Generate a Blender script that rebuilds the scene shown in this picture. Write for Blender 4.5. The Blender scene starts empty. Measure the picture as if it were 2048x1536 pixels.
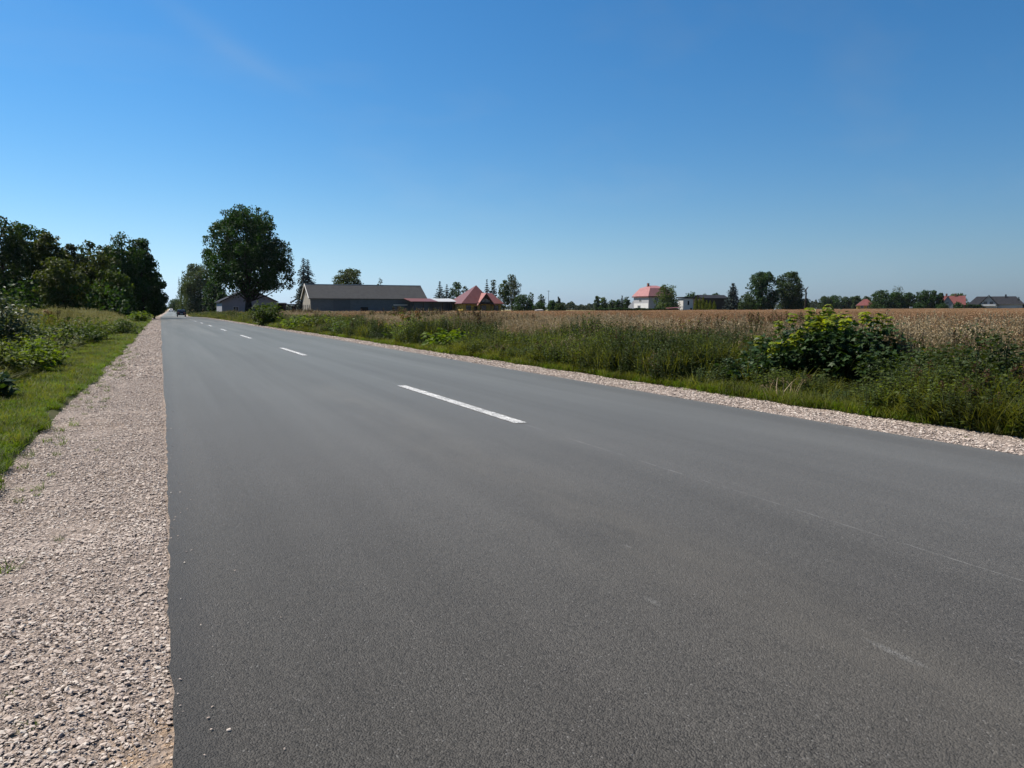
import bpy, math, random
import numpy as np
from mathutils import Vector

# ------------------------------------------------------------------ camera, sky, sun, exposure
scene = bpy.context.scene
COL = scene.collection
R = math.radians
F = 1539.0                       # focal length in pixels of the 2048 px wide photograph
PITCH = math.atan(148.0 / F)     # horizon at y = 620
YAW = R(24.47)                   # view turned clockwise from the road's direction (+Y)
EYE = 1.10

cam_d = bpy.data.cameras.new('camera')
cam = bpy.data.objects.new('camera', cam_d)
COL.objects.link(cam)
cam_d.sensor_width = 36.0
cam_d.lens = F / 2048.0 * 36.0
cam_d.clip_start = 0.05
cam_d.clip_end = 12000.0
cam.location = (0.0, 0.0, EYE)
cam.rotation_euler = (R(90) - PITCH, 0.0, -YAW)
scene.camera = cam

SUN_EL, SUN_AZ = R(56), R(-50)   # azimuth measured from +Y towards +X
world = bpy.data.worlds.new('World')
scene.world = world
world.use_nodes = True
wn = world.node_tree
wn.nodes.clear()
w_out = wn.nodes.new('ShaderNodeOutputWorld')
w_bg = wn.nodes.new('ShaderNodeBackground')
w_sky = wn.nodes.new('ShaderNodeTexSky')
w_sky.sky_type = 'NISHITA'
w_sky.sun_disc = False
w_sky.sun_elevation = SUN_EL
w_sky.sun_rotation = SUN_AZ
w_sky.altitude = 100
w_sky.air_density = 1.0
w_sky.dust_density = 0.6
w_sky.ozone_density = 2.5
def w_math(op, a, b=None, clamp=False):
    nd = wn.nodes.new('ShaderNodeMath'); nd.operation = op; nd.use_clamp = clamp
    for i, v in enumerate((a, b)):
        if v is None: continue
        if isinstance(v, bpy.types.NodeSocket): wn.links.new(v, nd.inputs[i])
        else: nd.inputs[i].default_value = v
    return nd.outputs[0]
def w_vec(op, a, b, scale=None):
    nd = wn.nodes.new('ShaderNodeVectorMath'); nd.operation = op
    for i, v in enumerate((a, b)):
        if v is None: continue
        if isinstance(v, bpy.types.NodeSocket): wn.links.new(v, nd.inputs[i])
        else: nd.inputs[i].default_value = v
    if scale is not None: wn.links.new(scale, nd.inputs['Scale'])
    return nd
# deep clear-day blue above, pale air near the horizon, brighter on the sun's side
w_tc = wn.nodes.new('ShaderNodeTexCoord'); w_dir = w_tc.outputs['Generated']
w_sep = wn.nodes.new('ShaderNodeSeparateXYZ'); wn.links.new(w_dir, w_sep.inputs[0])
w_e = w_math('MAXIMUM', w_sep.outputs[2], 0.0)
w_h = w_math('POWER', 2.718, w_math('MULTIPLY', w_e, -10.5))
w_dot = w_vec('DOT_PRODUCT', w_dir, (math.sin(SUN_AZ), math.cos(SUN_AZ), 0)).outputs['Value']
w_D = w_math('MULTIPLY', w_math('SUBTRACT', 0.62, w_dot), 1.05, True)
w_s = w_math('SUBTRACT', 1.0, w_math('MULTIPLY', w_D, w_math('ADD', 0.17, w_math('MULTIPLY', w_h, 0.46))))
w_bw = wn.nodes.new('ShaderNodeRGBToBW'); wn.links.new(w_sky.outputs['Color'], w_bw.inputs[0])
w_blue = w_vec('MULTIPLY', w_sky.outputs['Color'], (0.29, 0.75, 1.06)).outputs[0]
w_pale = w_vec('SCALE', (0.92, 1.15, 1.40), None, w_bw.outputs[0]).outputs[0]
# a few faint high wisps
w_map = wn.nodes.new('ShaderNodeMapping'); wn.links.new(w_dir, w_map.inputs[0]); w_map.inputs['Scale'].default_value = (2.0, 7.0, 9.0); w_map.inputs['Rotation'].default_value = (0.3, 0.5, 0.4)
w_nz = wn.nodes.new('ShaderNodeTexNoise'); wn.links.new(w_map.outputs[0], w_nz.inputs['Vector']); w_nz.inputs['Scale'].default_value = 1.0; w_nz.inputs['Detail'].default_value = 6.0; w_nz.inputs['Roughness'].default_value = 0.55
w_wisp = w_math('MULTIPLY', w_math('MULTIPLY', w_math('SUBTRACT', w_nz.outputs['Fac'], 0.52), 1.6, True), 0.35)
def sky_dir(px, py):
    c, u = (px - 1024)/F, (768 - py)/F
    f = Vector((math.sin(YAW)*math.cos(PITCH), math.cos(YAW)*math.cos(PITCH), -math.sin(PITCH)))
    r = Vector((math.cos(YAW), -math.sin(YAW), 0)); up = r.cross(f)
    return (f + r*c + up*u).normalized()
wa, wb = sky_dir(345, 20), sky_dir(560, 150)           # the streak's two ends, as bearings in the sky
w_ax = (wb - wa).normalized(); w_mid = ((wa + wb)/2).normalized(); w_nr = w_ax.cross(w_mid).normalized()
w_along = w_vec('DOT_PRODUCT', w_dir, tuple(w_ax)).outputs['Value']; w_off = w_vec('DOT_PRODUCT', w_dir, tuple(w_nr)).outputs['Value']
w_al = w_math('DIVIDE', w_math('SUBTRACT', w_along, w_mid.dot(w_ax)), 0.085)
w_of = w_math('DIVIDE', w_math('ADD', w_off, w_math('MULTIPLY', w_math('SUBTRACT', w_nz.outputs['Fac'], 0.5), 0.05)), 0.011)
w_g = w_math('POWER', 2.718, w_math('MULTIPLY', w_math('ADD', w_math('MULTIPLY', w_al, w_al), w_math('MULTIPLY', w_of, w_of)), -1.0))
w_wisp = w_math('ADD', w_wisp, w_math('MULTIPLY', w_g, 0.10))
w_m1 = wn.nodes.new('ShaderNodeMix'); w_m1.data_type = 'RGBA'
wn.links.new(w_h, w_m1.inputs[0]); wn.links.new(w_blue, w_m1.inputs[6]); wn.links.new(w_pale, w_m1.inputs[7])
w_m2 = wn.nodes.new('ShaderNodeMix'); w_m2.data_type = 'RGBA'
wn.links.new(w_wisp, w_m2.inputs[0]); wn.links.new(w_m1.outputs[2], w_m2.inputs[6]); wn.links.new(w_pale, w_m2.inputs[7])
w_fin = w_vec('SCALE', w_m2.outputs[2], None, w_s).outputs[0]
wn.links.new(w_fin, w_bg.inputs['Color'])
wn.links.new(w_bg.outputs['Background'], w_out.inputs['Surface'])
w_bg.inputs['Strength'].default_value = 0.078

sun_d = bpy.data.lights.new('sun', 'SUN')
sun_d.energy = 5.0
sun_d.angle = R(0.53)
sun_d.color = (1.0, 0.92, 0.80)
sun = bpy.data.objects.new('sun', sun_d)
COL.objects.link(sun)
sdir = Vector((math.sin(SUN_AZ) * math.cos(SUN_EL), math.cos(SUN_AZ) * math.cos(SUN_EL), math.sin(SUN_EL)))
sun.rotation_euler = (-sdir).to_track_quat('-Z', 'Y').to_euler()
sun.location = sdir * 60

scene.view_settings.view_transform = 'Standard'
scene.view_settings.look = 'None'
scene.view_settings.exposure = 0.75
scene.view_settings.gamma = 1.0
scene.render.engine = 'CYCLES'
scene.cycles.use_denoising = True
scene.cycles.max_bounces = 6
scene.cycles.diffuse_bounces = 3
scene.cycles.transmission_bounces = 4
scene.cycles.transparent_max_bounces = 8
scene.cycles.volume_bounces = 0
scene.cycles.caustics_reflective = False
scene.cycles.caustics_refractive = False

# ------------------------------------------------------------------ helpers
def tag(o, label=None, cat=None, group=None, kind=None):
    if label: o['label'] = label
    if cat: o['category'] = cat
    if group: o['group'] = group
    if kind: o['kind'] = kind
    return o

def link(o, parent=None):
    COL.objects.link(o)
    if parent is not None:
        o.parent = parent
    return o

def thing(name, label, cat, loc, rotz=0.0, group=None):
    o = bpy.data.objects.new(name, None)
    o.empty_display_size = 0.3
    COL.objects.link(o)
    o.location = loc
    o.rotation_euler = (0, 0, rotz)
    return tag(o, label, cat, group)

class MB:
    """collects faces; build() links them as one mesh object"""
    def __init__(self):
        self.parts = []; self.n = 0
    def add(self, V, Fc, mi=0):
        V = np.asarray(V, float).reshape(-1, 3)
        if isinstance(Fc, np.ndarray):
            fs = [Fc]
        else:
            by = {}
            for f in Fc: by.setdefault(len(f), []).append(f)
            fs = [np.array(v, int) for v in by.values()]
        self.parts.append((V, [f + self.n for f in fs], mi)); self.n += len(V)
    def box(self, a, b, mi=0):
        x0, y0, z0 = a; x1, y1, z1 = b
        V = [(x0,y0,z0),(x1,y0,z0),(x1,y1,z0),(x0,y1,z0),(x0,y0,z1),(x1,y0,z1),(x1,y1,z1),(x0,y1,z1)]
        self.add(V, [(0,3,2,1),(4,5,6,7),(0,1,5,4),(1,2,6,5),(2,3,7,6),(3,0,4,7)], mi)
    def poly(self, pts, mi=0):
        self.add(pts, [tuple(range(len(pts)))], mi)
    def slab(self, pts, t, mi=0):
        """closed slab: polygon pts (top), thickness t straight down"""
        n = len(pts); P = np.array(pts, float); Q = P.copy(); Q[:, 2] -= t
        V = np.vstack([P, Q])
        fs = [tuple(range(n)), tuple(range(2*n-1, n-1, -1))]
        for i in range(n):
            j = (i+1) % n
            fs.append((i, i+n, j+n, j))
        self.add(V, fs, mi)
    def prism(self, pts, vec, mi=0):
        n = len(pts); P = np.array(pts, float); Q = P + np.array(vec, float)
        V = np.vstack([P, Q])
        fs = [tuple(range(n-1, -1, -1)), tuple(range(n, 2*n))]
        for i in range(n):
            j = (i+1) % n
            fs.append((i, j, j+n, i+n))
        self.add(V, fs, mi)
    def tube(self, pts, rad, k=7, mi=0):
        P = np.array(pts, float); n = len(P)
        V = []
        for i in range(n):
            d = P[min(i+1, n-1)] - P[max(i-1, 0)]
            d /= (np.linalg.norm(d) + 1e-9)
            a = np.cross(d, (0.31, 0.95, 0.05) if abs(d[2]) > .5 else (0, 0, 1)); a /= np.linalg.norm(a) + 1e-9
            b = np.cross(d, a)
            for j in range(k):
                t = 2*math.pi*j/k
                V.append(P[i] + rad[i]*(a*math.cos(t) + b*math.sin(t)))
        fs = []
        for i in range(n-1):
            for j in range(k):
                j2 = (j+1) % k
                fs.append((i*k+j, i*k+j2, (i+1)*k+j2, (i+1)*k+j))
        fs.append(tuple(range((n-1)*k, n*k)))
        self.add(V, fs, mi)
    def build(self, name, mats, parent=None, smooth=False, do_link=True):
        me = bpy.data.meshes.new(name)
        if self.parts:
            V = np.vstack([p[0] for p in self.parts])
            loops = []; tot = []; mi = []
            for _, fs, m in self.parts:
                for f in fs:
                    loops.append(f.reshape(-1)); tot.append(np.full(len(f), f.shape[1])); mi.append(np.full(len(f), m))
            loops = np.concatenate(loops); tot = np.concatenate(tot); mi = np.concatenate(mi)
            start = np.concatenate([[0], np.cumsum(tot)[:-1]])
            me.vertices.add(len(V)); me.vertices.foreach_set('co', V.astype(np.float32).ravel())
            me.loops.add(len(loops)); me.loops.foreach_set('vertex_index', loops.astype(np.int32))
            me.polygons.add(len(tot))
            me.polygons.foreach_set('loop_start', start.astype(np.int32))
            me.polygons.foreach_set('loop_total', tot.astype(np.int32))
            me.polygons.foreach_set('material_index', mi.astype(np.int32))
            me.polygons.foreach_set('use_smooth', np.full(len(tot), bool(smooth)))
            me.update(calc_edges=True); me.validate()
        if not isinstance(mats, (list, tuple)): mats = [mats]
        for m in mats: me.materials.append(m)
        o = bpy.data.objects.new(name, me)
        if do_link: link(o, parent)
        return o

LEAF_V = np.array([(0,0,0),(.30,.45,.07),(0,1,-.10),(-.30,.45,.07),(0,.5,0)], float)
LEAF_F = np.array([(0,1,2,4),(0,4,2,3)])
CARD_V = np.array([(0,-.5,0),(.36,.0,.05),(0,.5,0),(-.36,0,.05)], float)
CARD_F = np.array([(0,1,2,3)])
# five-lobed leaf, two halves folded on the midrib
LOBE_V = np.array([(0,0,0),(.16,.08,.02),(.50,.10,.03),(.36,.36,.05),(.62,.66,.0),(.27,.66,.05),(0,1.08,-.10),(0,.5,0),
                   (-.27,.66,.05),(-.62,.66,.0),(-.36,.36,.05),(-.50,.10,.03),(-.16,.08,.02)], float)
LOBE_F = [(0,1,2,3,7),(7,3,4,5,6),(0,7,10,11,12),(7,6,8,9,10)]

def norm(a):
    return a / (np.linalg.norm(a, axis=-1, keepdims=True) + 1e-9)

def spread(mb, tv, tf, pos, d, n, size, mi=0):
    """copies of a leaf template: pos (N,3), d = leaf axis, n = leaf normal, size (N,)"""
    d = norm(d); s = norm(np.cross(d, n)); nn = np.cross(s, d)
    S = size[:, None, None]
    V = pos[:, None, :] + S*(tv[None, :, 0:1]*s[:, None, :] + tv[None, :, 1:2]*d[:, None, :] + tv[None, :, 2:3]*nn[:, None, :])
    N, k = len(pos), len(tv)
    if isinstance(tf, np.ndarray):
        Fc = (tf[None] + (np.arange(N)*k)[:, None, None]).reshape(-1, tf.shape[1])
        mb.add(V.reshape(-1, 3), Fc, mi)
    else:
        base = mb.n
        groups = {}
        for f in tf: groups.setdefault(len(f), []).append(f)
        fs = [(np.array(v)[None] + (np.arange(N)*k)[:, None, None]).reshape(-1, kk) + base for kk, v in groups.items()]
        mb.parts.append((V.reshape(-1, 3), fs, mi)); mb.n += N*k

def blades(mb, rng, base, h, lean, width, mi=0, az=None):
    """curved tapering grass blades"""
    N = len(base)
    az = rng.uniform(0, 2*np.pi, N) if az is None else az
    dr = np.stack([np.cos(az), np.sin(az), np.zeros(N)], 1)
    sd = np.stack([-np.sin(az), np.cos(az), np.zeros(N)], 1)
    a2 = rng.uniform(-.9, .9, N)[:, None]
    sd = norm(sd + a2*dr)
    T4 = np.array([0, .4, .75, 1.0]); W4 = np.array([.75, 1, .7, .08])
    V = np.zeros((N, 8, 3))
    for i, t in enumerate(T4):
        c = base + dr*(lean*h*t**1.8)[:, None] + np.array([0, 0, 1.])*(h*t*(1-.25*lean*t))[:, None]
        V[:, 2*i] = c - sd*(width*W4[i]*.5)[:, None]
        V[:, 2*i+1] = c + sd*(width*W4[i]*.5)[:, None]
    q = np.array([(0,1,3,2),(2,3,5,4),(4,5,7,6)])
    mb.add(V.reshape(-1, 3), (q[None] + (np.arange(N)*8)[:, None, None]).reshape(-1, 4), mi)

# ------------------------------------------------------------------ lie of the land
def smooth(a, b, x):
    t = np.clip((np.asarray(x, float) - a)/(b - a), 0, 1)
    return t*t*(3 - 2*t)

PY = [-60, 0, 105, 140, 190, 250, 400, 600, 900, 1500, 6000]
PZ = [0, 0, 0, -.06, -.45, -.60, 0.0, 1.1, 2.4, 2.6, 2.6]
def prof(y):
    y = np.asarray(y, float)
    return (np.interp(y-14, PY, PZ) + np.interp(y, PY, PZ)*2 + np.interp(y+14, PY, PZ))/4
def off(y):                       # the road swings gently right in the distance
    y = np.asarray(y, float)
    a = np.clip(y - 150, 0, 130)
    return .5*.016/130*a*a + .016*np.clip(y - 280, 0, None)
def terrain(x, y):
    x = np.asarray(x, float); u = x - off(y)
    w = 1 - smooth(25, 70, np.abs(u - 3))
    g = prof(y)*w + (1 - w)*prof(y)*smooth(400, 700, y)*.4
    g = g + 1.05*smooth(80, 300, x)*(1 - .5*smooth(250, 500, y))
    g = g - .10*smooth(-1.9, -3.6, u)*smooth(-30, -8, u) - .12*smooth(7.4, 8.6, u)*(1 - smooth(9.5, 12, u))
    return g

def at(px, Z):
    """plan position of photo column px at forward distance Z"""
    X = (px - 1024)/F*Z*math.cos(PITCH)
    return (X*math.cos(YAW) + Z*math.sin(YAW), -X*math.sin(YAW) + Z*math.cos(YAW))
def hgt(py, Z):
    return EYE + Z*math.tan(math.atan((768 - py)/F) - PITCH)
def lat(px, s):
    """x of photo column px in the plane y = s"""
    return s*math.tan(YAW + math.atan((px - 1024)/F*math.cos(PITCH)))

def vnoise(x, y, seed=0):
    """value noise 0..1"""
    def h(i, j):
        v = np.sin(i*127.1 + j*311.7 + seed*74.7)*43758.5453
        return v - np.floor(v)
    xi, yi = np.floor(x), np.floor(y); fx, fy = x - xi, y - yi
    fx = fx*fx*(3-2*fx); fy = fy*fy*(3-2*fy)
    return (h(xi, yi)*(1-fx) + h(xi+1, yi)*fx)*(1-fy) + (h(xi, yi+1)*(1-fx) + h(xi+1, yi+1)*fx)*fy

# ------------------------------------------------------------------ materials
class NT:
    def __init__(self, name):
        self.m = bpy.data.materials.new(name); self.m.use_nodes = True
        self.t = self.m.node_tree; self.t.nodes.clear()
        self.out = self.n('ShaderNodeOutputMaterial')
    def n(self, typ, **kw):
        nd = self.t.nodes.new(typ)
        for k, v in kw.items(): setattr(nd, k, v)
        return nd
    def l(self, a, b): self.t.links.new(a, b)
    def val(self, sock, v):
        if hasattr(v, 'links') or isinstance(v, bpy.types.NodeSocket): self.l(v, sock)
        else: sock.default_value = v
    def math(self, op, a, b=None, clamp=False):
        nd = self.n('ShaderNodeMath', operation=op, use_clamp=clamp)
        self.val(nd.inputs[0], a)
        if b is not None: self.val(nd.inputs[1], b)
        return nd.outputs[0]
    def mix(self, fac, a, b, mode='MIX'):
        nd = self.n('ShaderNodeMix', data_type='RGBA', blend_type=mode)
        self.val(nd.inputs['Factor'], fac)
        A = [s for s in nd.inputs if s.name == 'A' and s.type == 'RGBA'][0]
        B = [s for s in nd.inputs if s.name == 'B' and s.type == 'RGBA'][0]
        self.val(A, a if not isinstance(a, tuple) else (*a[:3], 1)); self.val(B, b if not isinstance(b, tuple) else (*b[:3], 1))
        return [s for s in nd.outputs if s.type == 'RGBA'][0]
    def noise(self, vec, scale, detail=4, rough=.55):
        nd = self.n('ShaderNodeTexNoise'); nd.inputs['Scale'].default_value = scale
        nd.inputs['Detail'].default_value = detail; nd.inputs['Roughness'].default_value = rough
        if vec is not None: self.l(vec, nd.inputs['Vector'])
        return nd.outputs['Fac']
    def voro(self, vec, scale, feature='F1', out='Distance', rnd=1.0):
        nd = self.n('ShaderNodeTexVoronoi', feature=feature); nd.inputs['Scale'].default_value = scale
        nd.inputs['Randomness'].default_value = rnd
        if vec is not None: self.l(vec, nd.inputs['Vector'])
        return nd.outputs[out]
    def ramp(self, fac, a, b, lo=0.0, hi=1.0):
        nd = self.n('ShaderNodeMapRange'); nd.clamp = True
        self.val(nd.inputs['Value'], fac)
        for k, v in (('From Min', a), ('From Max', b), ('To Min', lo), ('To Max', hi)): nd.inputs[k].default_value = v
        return nd.outputs['Result']
    def pos(self): return self.n('ShaderNodeNewGeometry').outputs['Position']
    def obj(self): return self.n('ShaderNodeTexCoord').outputs['Object']
    def scaled(self, vec, s):
        nd = self.n('ShaderNodeMapping'); self.l(vec, nd.inputs['Vector']); nd.inputs['Scale'].default_value = s
        return nd.outputs['Vector']
    def bump(self, h, strength, dist, normal=None):
        nd = self.n('ShaderNodeBump'); nd.inputs['Strength'].default_value = strength; nd.inputs['Distance'].default_value = dist
        self.l(h, nd.inputs['Height'])
        if normal is not None: self.l(normal, nd.inputs['Normal'])
        return nd.outputs['Normal']
    def principled(self, col, rough=.7, spec=.3, normal=None, metallic=0.0):
        p = self.n('ShaderNodeBsdfPrincipled')
        self.val(p.inputs['Base Color'], col if not isinstance(col, tuple) else (*col[:3], 1))
        self.val(p.inputs['Roughness'], rough); self.val(p.inputs['Specular IOR Level'], spec)
        p.inputs['Metallic'].default_value = metallic
        if normal is not None: self.l(normal, p.inputs['Normal'])
        self.l(p.outputs[0], self.out.inputs['Surface'])
        return p

def leaf_mat(name, c1, c2, trans=.35, rough=.55, spec=.15, clump=.5, tcol=None, var=.35):
    m = NT(name)
    geo = m.n('ShaderNodeNewGeometry'); oi = m.n('ShaderNodeObjectInfo')
    r = m.math('ADD', geo.outputs['Random Per Island'], oi.outputs['Random'])
    r = m.math('FRACT', r)
    col = m.mix(r, c1, c2)
    nz = m.noise(geo.outputs['Position'], clump, 2)
    k = m.ramp(nz, .3, .7, 1-var, 1+var)
    mul = m.n('ShaderNodeVectorMath', operation='SCALE'); m.l(col, mul.inputs[0]); m.l(k, mul.inputs['Scale'])
    c = mul.outputs[0]
    p = m.n('ShaderNodeBsdfPrincipled'); m.l(c, p.inputs['Base Color'])
    p.inputs['Roughness'].default_value = rough; p.inputs['Specular IOR Level'].default_value = spec
    t = m.n('ShaderNodeBsdfTranslucent')
    tc = m.mix(1.0, c, tcol or (1.5, 1.45, .45), 'MULTIPLY'); m.l(tc, t.inputs['Color'])
    mx = m.n('ShaderNodeMixShader'); mx.inputs[0].default_value = trans
    m.l(p.outputs[0], mx.inputs[1]); m.l(t.outputs[0], mx.inputs[2]); m.l(mx.outputs[0], m.out.inputs['Surface'])
    return m.m

def plain(name, c, rough=.8, spec=.3, var=.25, scale=1.5, bump=0.0, c2=None, metallic=0.0):
    m = NT(name)
    o = m.obj(); nz = m.noise(o, scale, 5, .6)
    c2 = c2 or tuple(v*(1-var) for v in c)
    col = m.mix(m.ramp(nz, .3, .7), c, c2)
    nrm = m.bump(m.noise(o, scale*14, 3), bump, .02) if bump else None
    m.principled(col, rough, spec, nrm, metallic)
    return m.m

def asphalt_mat():
    m = NT('asphalt'); P = m.pos()
    sx = m.n('ShaderNodeSeparateXYZ'); m.l(P, sx.inputs[0]); X, Y = sx.outputs[0], sx.outputs[1]
    grain = m.voro(P, 190, out='Color')
    gs = m.n('ShaderNodeSeparateColor'); m.l(grain, gs.inputs[0])
    g1 = m.ramp(gs.outputs[0], 0, 1, .62, 1.38)
    g2 = m.ramp(m.noise(P, 60, 4, .7), .3, .7, .80, 1.22)
    lanes = m.noise(m.scaled(P, (1.15, .035, 1)), 1.0, 4, .55)
    lan = m.ramp(lanes, .32, .68, .82, 1.18)
    pat = m.ramp(m.noise(P, .55, 5, .6), .3, .7, .92, 1.10)
    base = m.math('MULTIPLY', m.math('MULTIPLY', g1, g2), m.math('MULTIPLY', lan, pat))
    col = m.n('ShaderNodeVectorMath', operation='SCALE'); col.inputs[0].default_value = (0.0465, 0.0430, 0.0385); m.l(base, col.inputs['Scale'])
    c = col.outputs[0]
    # shade of small pits painted as dark spots, then pale single stones
    pit_shade = m.voro(P, 46)
    c = m.mix(m.math('MULTIPLY', m.ramp(pit_shade, .12, .30, 1, 0), m.ramp(m.noise(P, 13, 4, .65), .42, .58, 0, .85)), c, (0.010, 0.0095, 0.009))
    sp = m.math('GREATER_THAN', gs.outputs[1], .992)
    c = m.mix(m.math('MULTIPLY', sp, .38), c, (0.216, 0.2088, 0.2016))
    # dust tracked along the near lane
    d = m.math('ABSOLUTE', m.math('SUBTRACT', X, m.math('ADD', 1.75, m.math('MULTIPLY', m.noise(m.scaled(P, (0, .22, 0)), 1.0, 2), .5))))
    dust = m.ramp(d, 0, .55, 1, 0)
    dust = m.math('MULTIPLY', dust, m.ramp(m.noise(m.scaled(P, (1.2, .35, 1)), 1.3, 5, .65), .38, .66, 0, 1))
    dust = m.math('MULTIPLY', dust, m.ramp(Y, 3.0, 14.0, 1, .35))
    c = m.mix(m.math('MULTIPLY', dust, .45), c, (0.1116, 0.1008, 0.08496))
    # dark bitumen seam on the edge and the pre-marking line down the middle
    e = m.ramp(X, .02, .15, .65, 0)
    c = m.mix(m.math('MULTIPLY', e, m.ramp(m.noise(P, 5, 3), .3, .6, .5, 1)), c, (0.0252, 0.02448, 0.02448))
    ln = m.math('ABSOLUTE', m.math('SUBTRACT', X, m.math('ADD', 3.075, m.math('MULTIPLY', m.math('SUBTRACT', m.noise(m.scaled(P, (0, .5, 0)), 1, 2), .5), .03))))
    ln = m.math('MULTIPLY', m.ramp(ln, .0035, .0065, 1, 0), m.ramp(m.noise(P, 4.0, 4, .7), .40, .62, .02, .55))
    c = m.mix(ln, c, (0.1944, 0.1908, 0.1836))
    # scuffs
    for (sx0, sy0, lx, ly, k) in ((2.06, 1.62, .018, .11, .5), (1.62, 2.30, .016, .05, .4), (2.12, 1.12, .05, .05, .35), (1.9, 2.9, .01, .03, .5), (2.35, 1.34, .010, .12, .3)):
        dx = m.math('DIVIDE', m.math('SUBTRACT', X, sx0), lx); dy = m.math('DIVIDE', m.math('SUBTRACT', Y, sy0), ly)
        rr = m.math('ADD', m.math('MULTIPLY', dx, dx), m.math('MULTIPLY', dy, dy))
        f = m.math('MULTIPLY', m.ramp(rr, .1, 1.6, k, 0), m.ramp(m.noise(P, 120, 2), .4, .6, .1, 1))
        c = m.mix(f, c, (0.1728, 0.1692, 0.162))
    h = m.math('ADD', m.math('MULTIPLY', m.voro(P, 190), -1.0), m.math('MULTIPLY', m.noise(P, 75, 3, .6), 1.6))
    nrm = m.bump(h, .95, .0046)
    p = m.principled(c, .7, .2, nrm)
    # added sheen lobe brightens the road at flat angles, tinted warm against sky blue
    sh = m.n('ShaderNodeBsdfSheen'); sh.distribution = 'MICROFIBER'; shc = m.n('ShaderNodeVectorMath', operation='SCALE'); shc.inputs[0].default_value = (.77, .555, .405); m.l(m.ramp(lanes, .32, .68, .85, 1.13), shc.inputs['Scale']); m.l(shc.outputs[0], sh.inputs['Color']); sh.inputs['Roughness'].default_value = .28
    ad = m.n('ShaderNodeAddShader'); m.l(p.outputs[0], ad.inputs[0]); m.l(sh.outputs[0], ad.inputs[1]); m.l(ad.outputs[0], m.out.inputs['Surface'])
    return m.m

def shoulder_mat():
    m = NT('gravel_bed'); P = m.pos()
    v = m.n('ShaderNodeTexVoronoi'); v.inputs['Scale'].default_value = 42; m.l(P, v.inputs['Vector'])
    cs = m.n('ShaderNodeSeparateColor'); m.l(v.outputs['Color'], cs.inputs[0])
    c = m.mix(cs.outputs[0], (0.38, 0.313, 0.268), (0.27, 0.217, 0.186))
    c = m.mix(m.math('GREATER_THAN', cs.outputs[1], .93), c, (0.072, 0.0612, 0.05616))
    c = m.mix(m.ramp(m.noise(P, .8, 4), .5, .72, 0, .55), c, (0.3024, 0.2232, 0.1584))
    sx = m.n('ShaderNodeSeparateXYZ'); m.l(P, sx.inputs[0])
    dx = m.math('DIVIDE', m.math('ADD', sx.outputs[0], .06), .15); dy = m.math('DIVIDE', m.math('SUBTRACT', sx.outputs[1], 1.85), .45)
    rr = m.math('ADD', m.math('MULTIPLY', dx, dx), m.math('MULTIPLY', dy, dy))
    c = m.mix(m.math('MULTIPLY', m.ramp(rr, .2, 1.2, 1, 0), m.ramp(m.noise(P, 16, 5, .7), .42, .60, .15, .9)), c, (0.3456, 0.2376, 0.1476))
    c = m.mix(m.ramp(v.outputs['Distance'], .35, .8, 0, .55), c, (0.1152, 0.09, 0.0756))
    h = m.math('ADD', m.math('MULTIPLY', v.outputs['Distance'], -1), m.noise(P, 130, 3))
    m.principled(c, .9, .15, m.bump(h, 1.0, .02))
    return m.m

def stone_mat():
    m = NT('crushed_stone'); oi = m.n('ShaderNodeObjectInfo'); P = m.pos()
    r = oi.outputs['Random']
    cr = m.n('ShaderNodeValToRGB'); m.l(r, cr.inputs[0])
    el = cr.color_ramp.elements
    el[0].position = 0; el[0].color = (0.19, 0.152, 0.13, 1)
    el[1].position = 1; el[1].color = (0.4464, 0.3996, 0.3528, 1)
    for p_, c_ in ((.14, (0.288, 0.234, 0.2016, 1)), (.45, (0.3672, 0.3024, 0.2592, 1)), (.75, (0.4104, 0.3456, 0.2988, 1))):
        e = el.new(p_); e.color = c_
    k = m.ramp(m.noise(P, 160, 3), .3, .7, .82, 1.15)
    mul = m.n('ShaderNodeVectorMath', operation='SCALE'); m.l(cr.outputs[0], mul.inputs[0]); m.l(k, mul.inputs['Scale'])
    m.principled(mul.outputs[0], .85, .2, m.bump(m.noise(P, 300, 2), .4, .002))
    return m.m

def paint_mat():
    m = NT('road_paint'); P = m.pos()
    w = m.ramp(m.math('ADD', m.voro(P, 95), m.math('MULTIPLY', m.noise(P, 12, 3), .5)), .72, .86, 0, 1)
    c = m.mix(w, (0.60, 0.59, 0.565), (0.0864, 0.08496, 0.0828))
    m.principled(c, .55, .3, m.bump(m.voro(P, 120), .6, .003))
    return m.m

def ground_mat():
    m = NT('ground_soil'); P = m.pos()
    n1 = m.noise(P, .9, 6, .65); n2 = m.noise(P, .012, 4, .55)
    near = m.mix(m.ramp(n1, .35, .65), (0.0324, 0.0432, 0.01296), (0.0612, 0.054, 0.0252))
    far = m.mix(m.ramp(n2, .42, .58), (0.072, 0.0828, 0.0252), (0.216, 0.1584, 0.0756))
    ln = m.n('ShaderNodeVectorMath', operation='LENGTH'); m.l(P, ln.inputs[0])
    c = m.mix(m.ramp(ln.outputs['Value'], 120, 260), near, far)
    m.principled(c, .95, .1, m.bump(n1, .5, .05))
    return m.m

def crop_sheet_mat():
    m = NT('ripe_crop_top'); P = m.pos()
    n1 = m.noise(P, 7, 6, .75); n2 = m.noise(P, .12, 4, .6); n3 = m.noise(m.scaled(P, (.5, .05, 1)), .25, 3)
    c = m.mix(m.ramp(n1, .3, .7), (0.18, 0.1116, 0.06336), (0.0684, 0.04608, 0.02448))
    c = m.mix(m.ramp(n2, .35, .7, 0, .5), c, (0.2088, 0.1332, 0.0792))
    c = m.mix(m.ramp(n3, .55, .75, 0, .3), c, (0.1152, 0.108, 0.0432))
    m.principled(c, .9, .1, m.bump(n1, 1.0, .25))
    return m.m

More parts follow.
